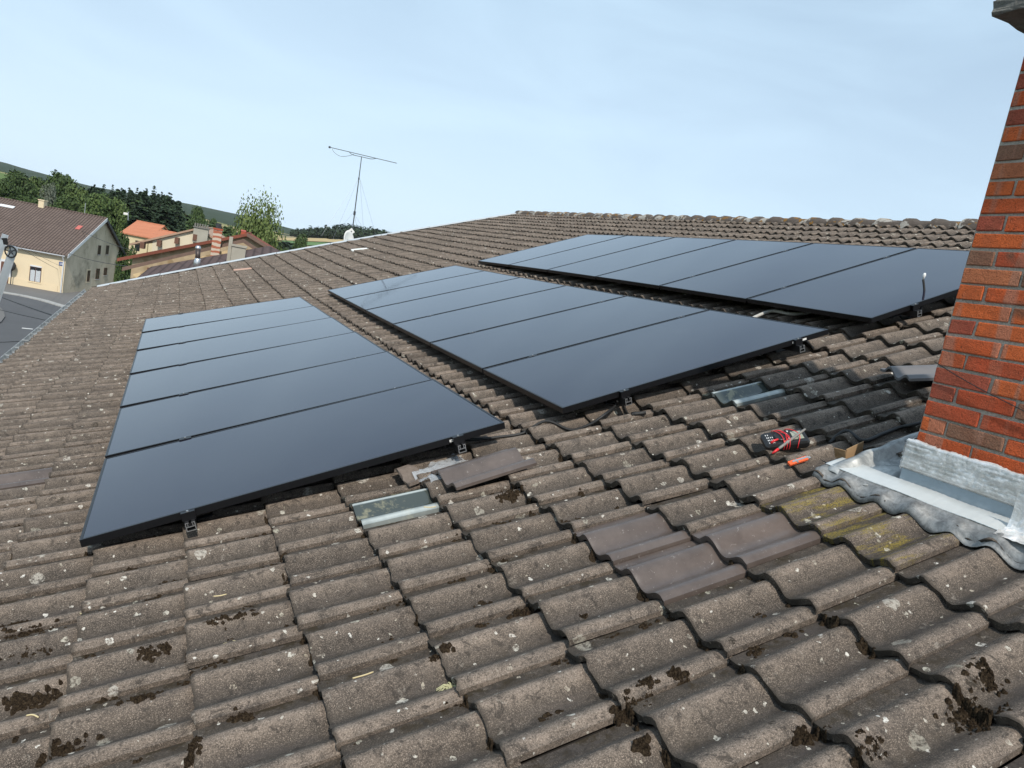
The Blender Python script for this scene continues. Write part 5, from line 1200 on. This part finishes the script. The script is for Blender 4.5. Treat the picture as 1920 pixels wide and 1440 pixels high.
for px, py, d, w, kind, lb in ((14, 338, 190, 46, ('oak', 1), 'dark broad tree at the left edge of the picture'), (38, 321, 200, 52, ('oak', 2), 'tall broad tree above the left part of the farmhouse roof'), (62, 326, 205, 48, ('light', 3), 'rounded mid green tree above the farmhouse roof'),
        (92, 341, 170, 30, ('grey', 4), 'pale grey leaved willow among the dark trees'), (84, 330, 215, 44, ('oak', 3), 'dark tree behind the pale grey willow'), (118, 324, 210, 52, ('oak', 4), 'tallest broad tree left of the dark firs'), (148, 345, 185, 50, ('light', 5), 'bright green broad tree above the farmhouse ridge'),
        (185, 364, 165, 62, ('light', 6), 'wide leafy tree in front of the firs behind the gable'), (122, 368, 165, 50, ('oak', 1), 'low dark tree just over the farmhouse roof'), (60, 366, 165, 60, ('oak', 4), 'low tree rising behind the farmhouse chimney'), (225, 366, 170, 44, ('light', 3), 'olive green tree left of the big spruces'),
        (372, 386, 210, 34, ('oak', 2), 'round dark tree to the right of the spruces'), (398, 405, 240, 34, ('oak', 3), 'smaller round tree sloping down toward the birch'), (425, 424, 250, 36, ('oak', 1), 'low dark tree left of the birch')):
    tree('broadleaf_tree', lb, kind, px, py, d, w, GW)
for i, (px, py, d, w, lb) in enumerate(((178, 342, 225, 20, 'leftmost slim fir rising from the wood'), (196, 343, 228, 22, 'slim fir second from the left of the wood'), (212, 346, 226, 21, 'fir in the row above the leafy tree'), (228, 348, 224, 22, 'fir just above the orange roofs'), (243, 349, 226, 22, 'fir with a broad tip above the orange roof ridge'), (258, 352, 222, 22, 'fir right of the orange roof ridge'),
        (291, 344, 215, 24, 'tallest fir on the skyline'), (304, 357, 215, 20, 'fir right beside the tallest fir'), (275, 353, 220, 24, 'fir left beside the tallest fir'))):
    tree('fir_tree', lb, ('fir', 1 + i % 3), px, py, d, w * 1.5, 'firs in the wood')
for i, (px, py, d, w, lb) in enumerate(((270, 362, 180, 66, 'wide dark spruce left of the pair above the orange annex'), (318, 358, 178, 62, 'wide dark spruce at the right end of the wood'), (336, 372, 185, 44, 'narrow dark spruce trailing off the wood'))):
    tree('spruce_tree', lb, ('spruce', 1 + i), px, py, d, w * 1.25, 'spruces in the wood')
tree('shrub', 'dark bushy shrub between the farmhouse gable and the pale barn', ('bush', 7), 236, 441, 92, 46, None, GROUND, 'shrub')
tree('birch_tree', 'airy yellow green birch rising beyond the barn roofs', ('birch', 9), 489, 383, 62, 74, None, GROUND)
tree('broadleaf_tree', 'small dark round tree standing in the fields', ('bush', 5), 567, 442, 240, 30, None, None)
for i, (px, py, d, w, lb) in enumerate(((470, 452, 120, 40, 'hedge bush at the left foot of the birch'), (500, 462, 110, 50, 'hedge bush at the right foot of the birch'), (524, 466, 130, 34, 'low hedge bush beside the stubby chimney'), (540, 468, 150, 28, 'low hedge bush right of the birch'))):
    tree('hedge_bush', lb, ('bush', 3 + i % 2), px, py, d, w, 'hedge bushes', None, 'bush')
def far_wood():
    C = []; N = []; rs = np.random.default_rng(5)
    def stand(px0, px1, top, n, dmin, dmax, hmin, hmax):
        for _ in range(n):
            px = rs.uniform(px0, px1); d = rs.uniform(dmin, dmax); p = at(px, hor_y(px), d); zb = float(terr(p[0], p[1])); h = rs.uniform(hmin, hmax) * top(px); w = h * rs.uniform(.35, .6); m = 46
            u = rs.normal(size=(m, 3)); u /= np.linalg.norm(u, axis=1, keepdims=True); P = np.array([p[0], p[1], zb + h * .55]) + u * np.array([w * .5, w * .5, h * .5]) * rs.uniform(.6, 1.05, (m, 1)); C.append(P); N.append(u + np.array([0, 0, .2]))
    stand(546, 745, lambda x: np.interp(x, (546, 580, 640, 700, 735, 748), (.45, .7, 1.0, .9, .7, .4)), 420, 820, 1000, 12, 20)
    stand(380, 560, lambda x: .6, 150, 330, 380, 8, 11)
    C_ = np.concatenate(C); N_ = np.concatenate(N); N_ /= np.linalg.norm(N_, axis=1, keepdims=True); V, F = quads(C_, N_, 1.7, .9, rs); o = mesh_obj('distant_wood', V, F, M['needle']); o['kind'] = 'stuff'; o['label'] = 'dark distant wood on the skyline beyond the fields'; o['category'] = 'wood'
far_wood()
def near_wood():
    # the closed wood behind the single trees one can tell apart
    rs = np.random.default_rng(8); C = []; N = []; I = []
    top = lambda x: np.interp(x, (-80, 0, 40, 90, 120, 150, 200, 260, 290, 335, 350, 400, 430), (330, 336, 330, 334, 332, 350, 356, 362, 360, 380, 395, 414, 430))
    for _ in range(420):
        px = rs.uniform(-80, 430); d = rs.uniform(222, 262); con = px > 165 and px < 350 and rs.random() < .75; T = at(px, top(px) + rs.uniform(-2, 22), d); zb = float(terr(T[0], T[1])); h = T[2] - zb
        if h < 2: continue
        m = 150
        if con:
            q = rs.uniform(0, 1, m) ** .8; a = rs.uniform(0, 6.28, m); R_ = h * .20 * (1 - q) ** .8 * rs.uniform(.5, 1.1, m); P = np.stack([T[0] + R_ * np.cos(a), T[1] + R_ * np.sin(a), zb + h * q], 1); n_ = np.stack([np.cos(a), np.sin(a), 0 * a + .8], 1)
        else:
            u = rs.normal(size=(m, 3)); u /= np.linalg.norm(u, axis=1, keepdims=True); w = min(7, h * .7); lob = rs.integers(0, 4, m); off = rs.normal(0, w * .22, (4, 3))[lob]; P = np.array([T[0], T[1], zb + h * .55]) + u * np.array([w * .40, w * .40, h * .36]) * rs.uniform(.7, 1.05, (m, 1)) + off * np.array([1, 1, .5]); n_ = u + np.array([0, 0, .3])
        C.append(P); N.append(n_); I += [0 if con else 1] * m
    C = np.concatenate(C); N = np.concatenate(N); N /= np.linalg.norm(N, axis=1, keepdims=True); V, F = quads(C, N, .85, .8, rs); o = mesh_obj('wood', V, F, [M['needle'], M['leaf']], None, False, I); o['kind'] = 'stuff'; o['label'] = 'closed dark green wood behind the farmhouse and the cottages'; o['category'] = 'wood'
near_wood()

# ------------------------------------------------------------------ air: far hills fade a little
def haze():
    b = MB(); b.box((-5200, -5200, GROUND - 2), (10400, 0, 0), (0, 10400, 0), (0, 0, 130)); m = bpy.data.materials.new('summer_haze'); m.use_nodes = True; t = m.node_tree; t.nodes.clear(); v = t.nodes.new('ShaderNodeVolumePrincipled'); o = t.nodes.new('ShaderNodeOutputMaterial')
    v.inputs['Color'].default_value = (.93, .96, 1, 1); v.inputs['Density'].default_value = .00004; v.inputs['Anisotropy'].default_value = .0; t.links.new(v.outputs[0], o.inputs['Volume']); ob = b.build('haze', m); ob['kind'] = 'stuff'; ob['label'] = 'thin summer haze'; ob['category'] = 'haze'
haze()
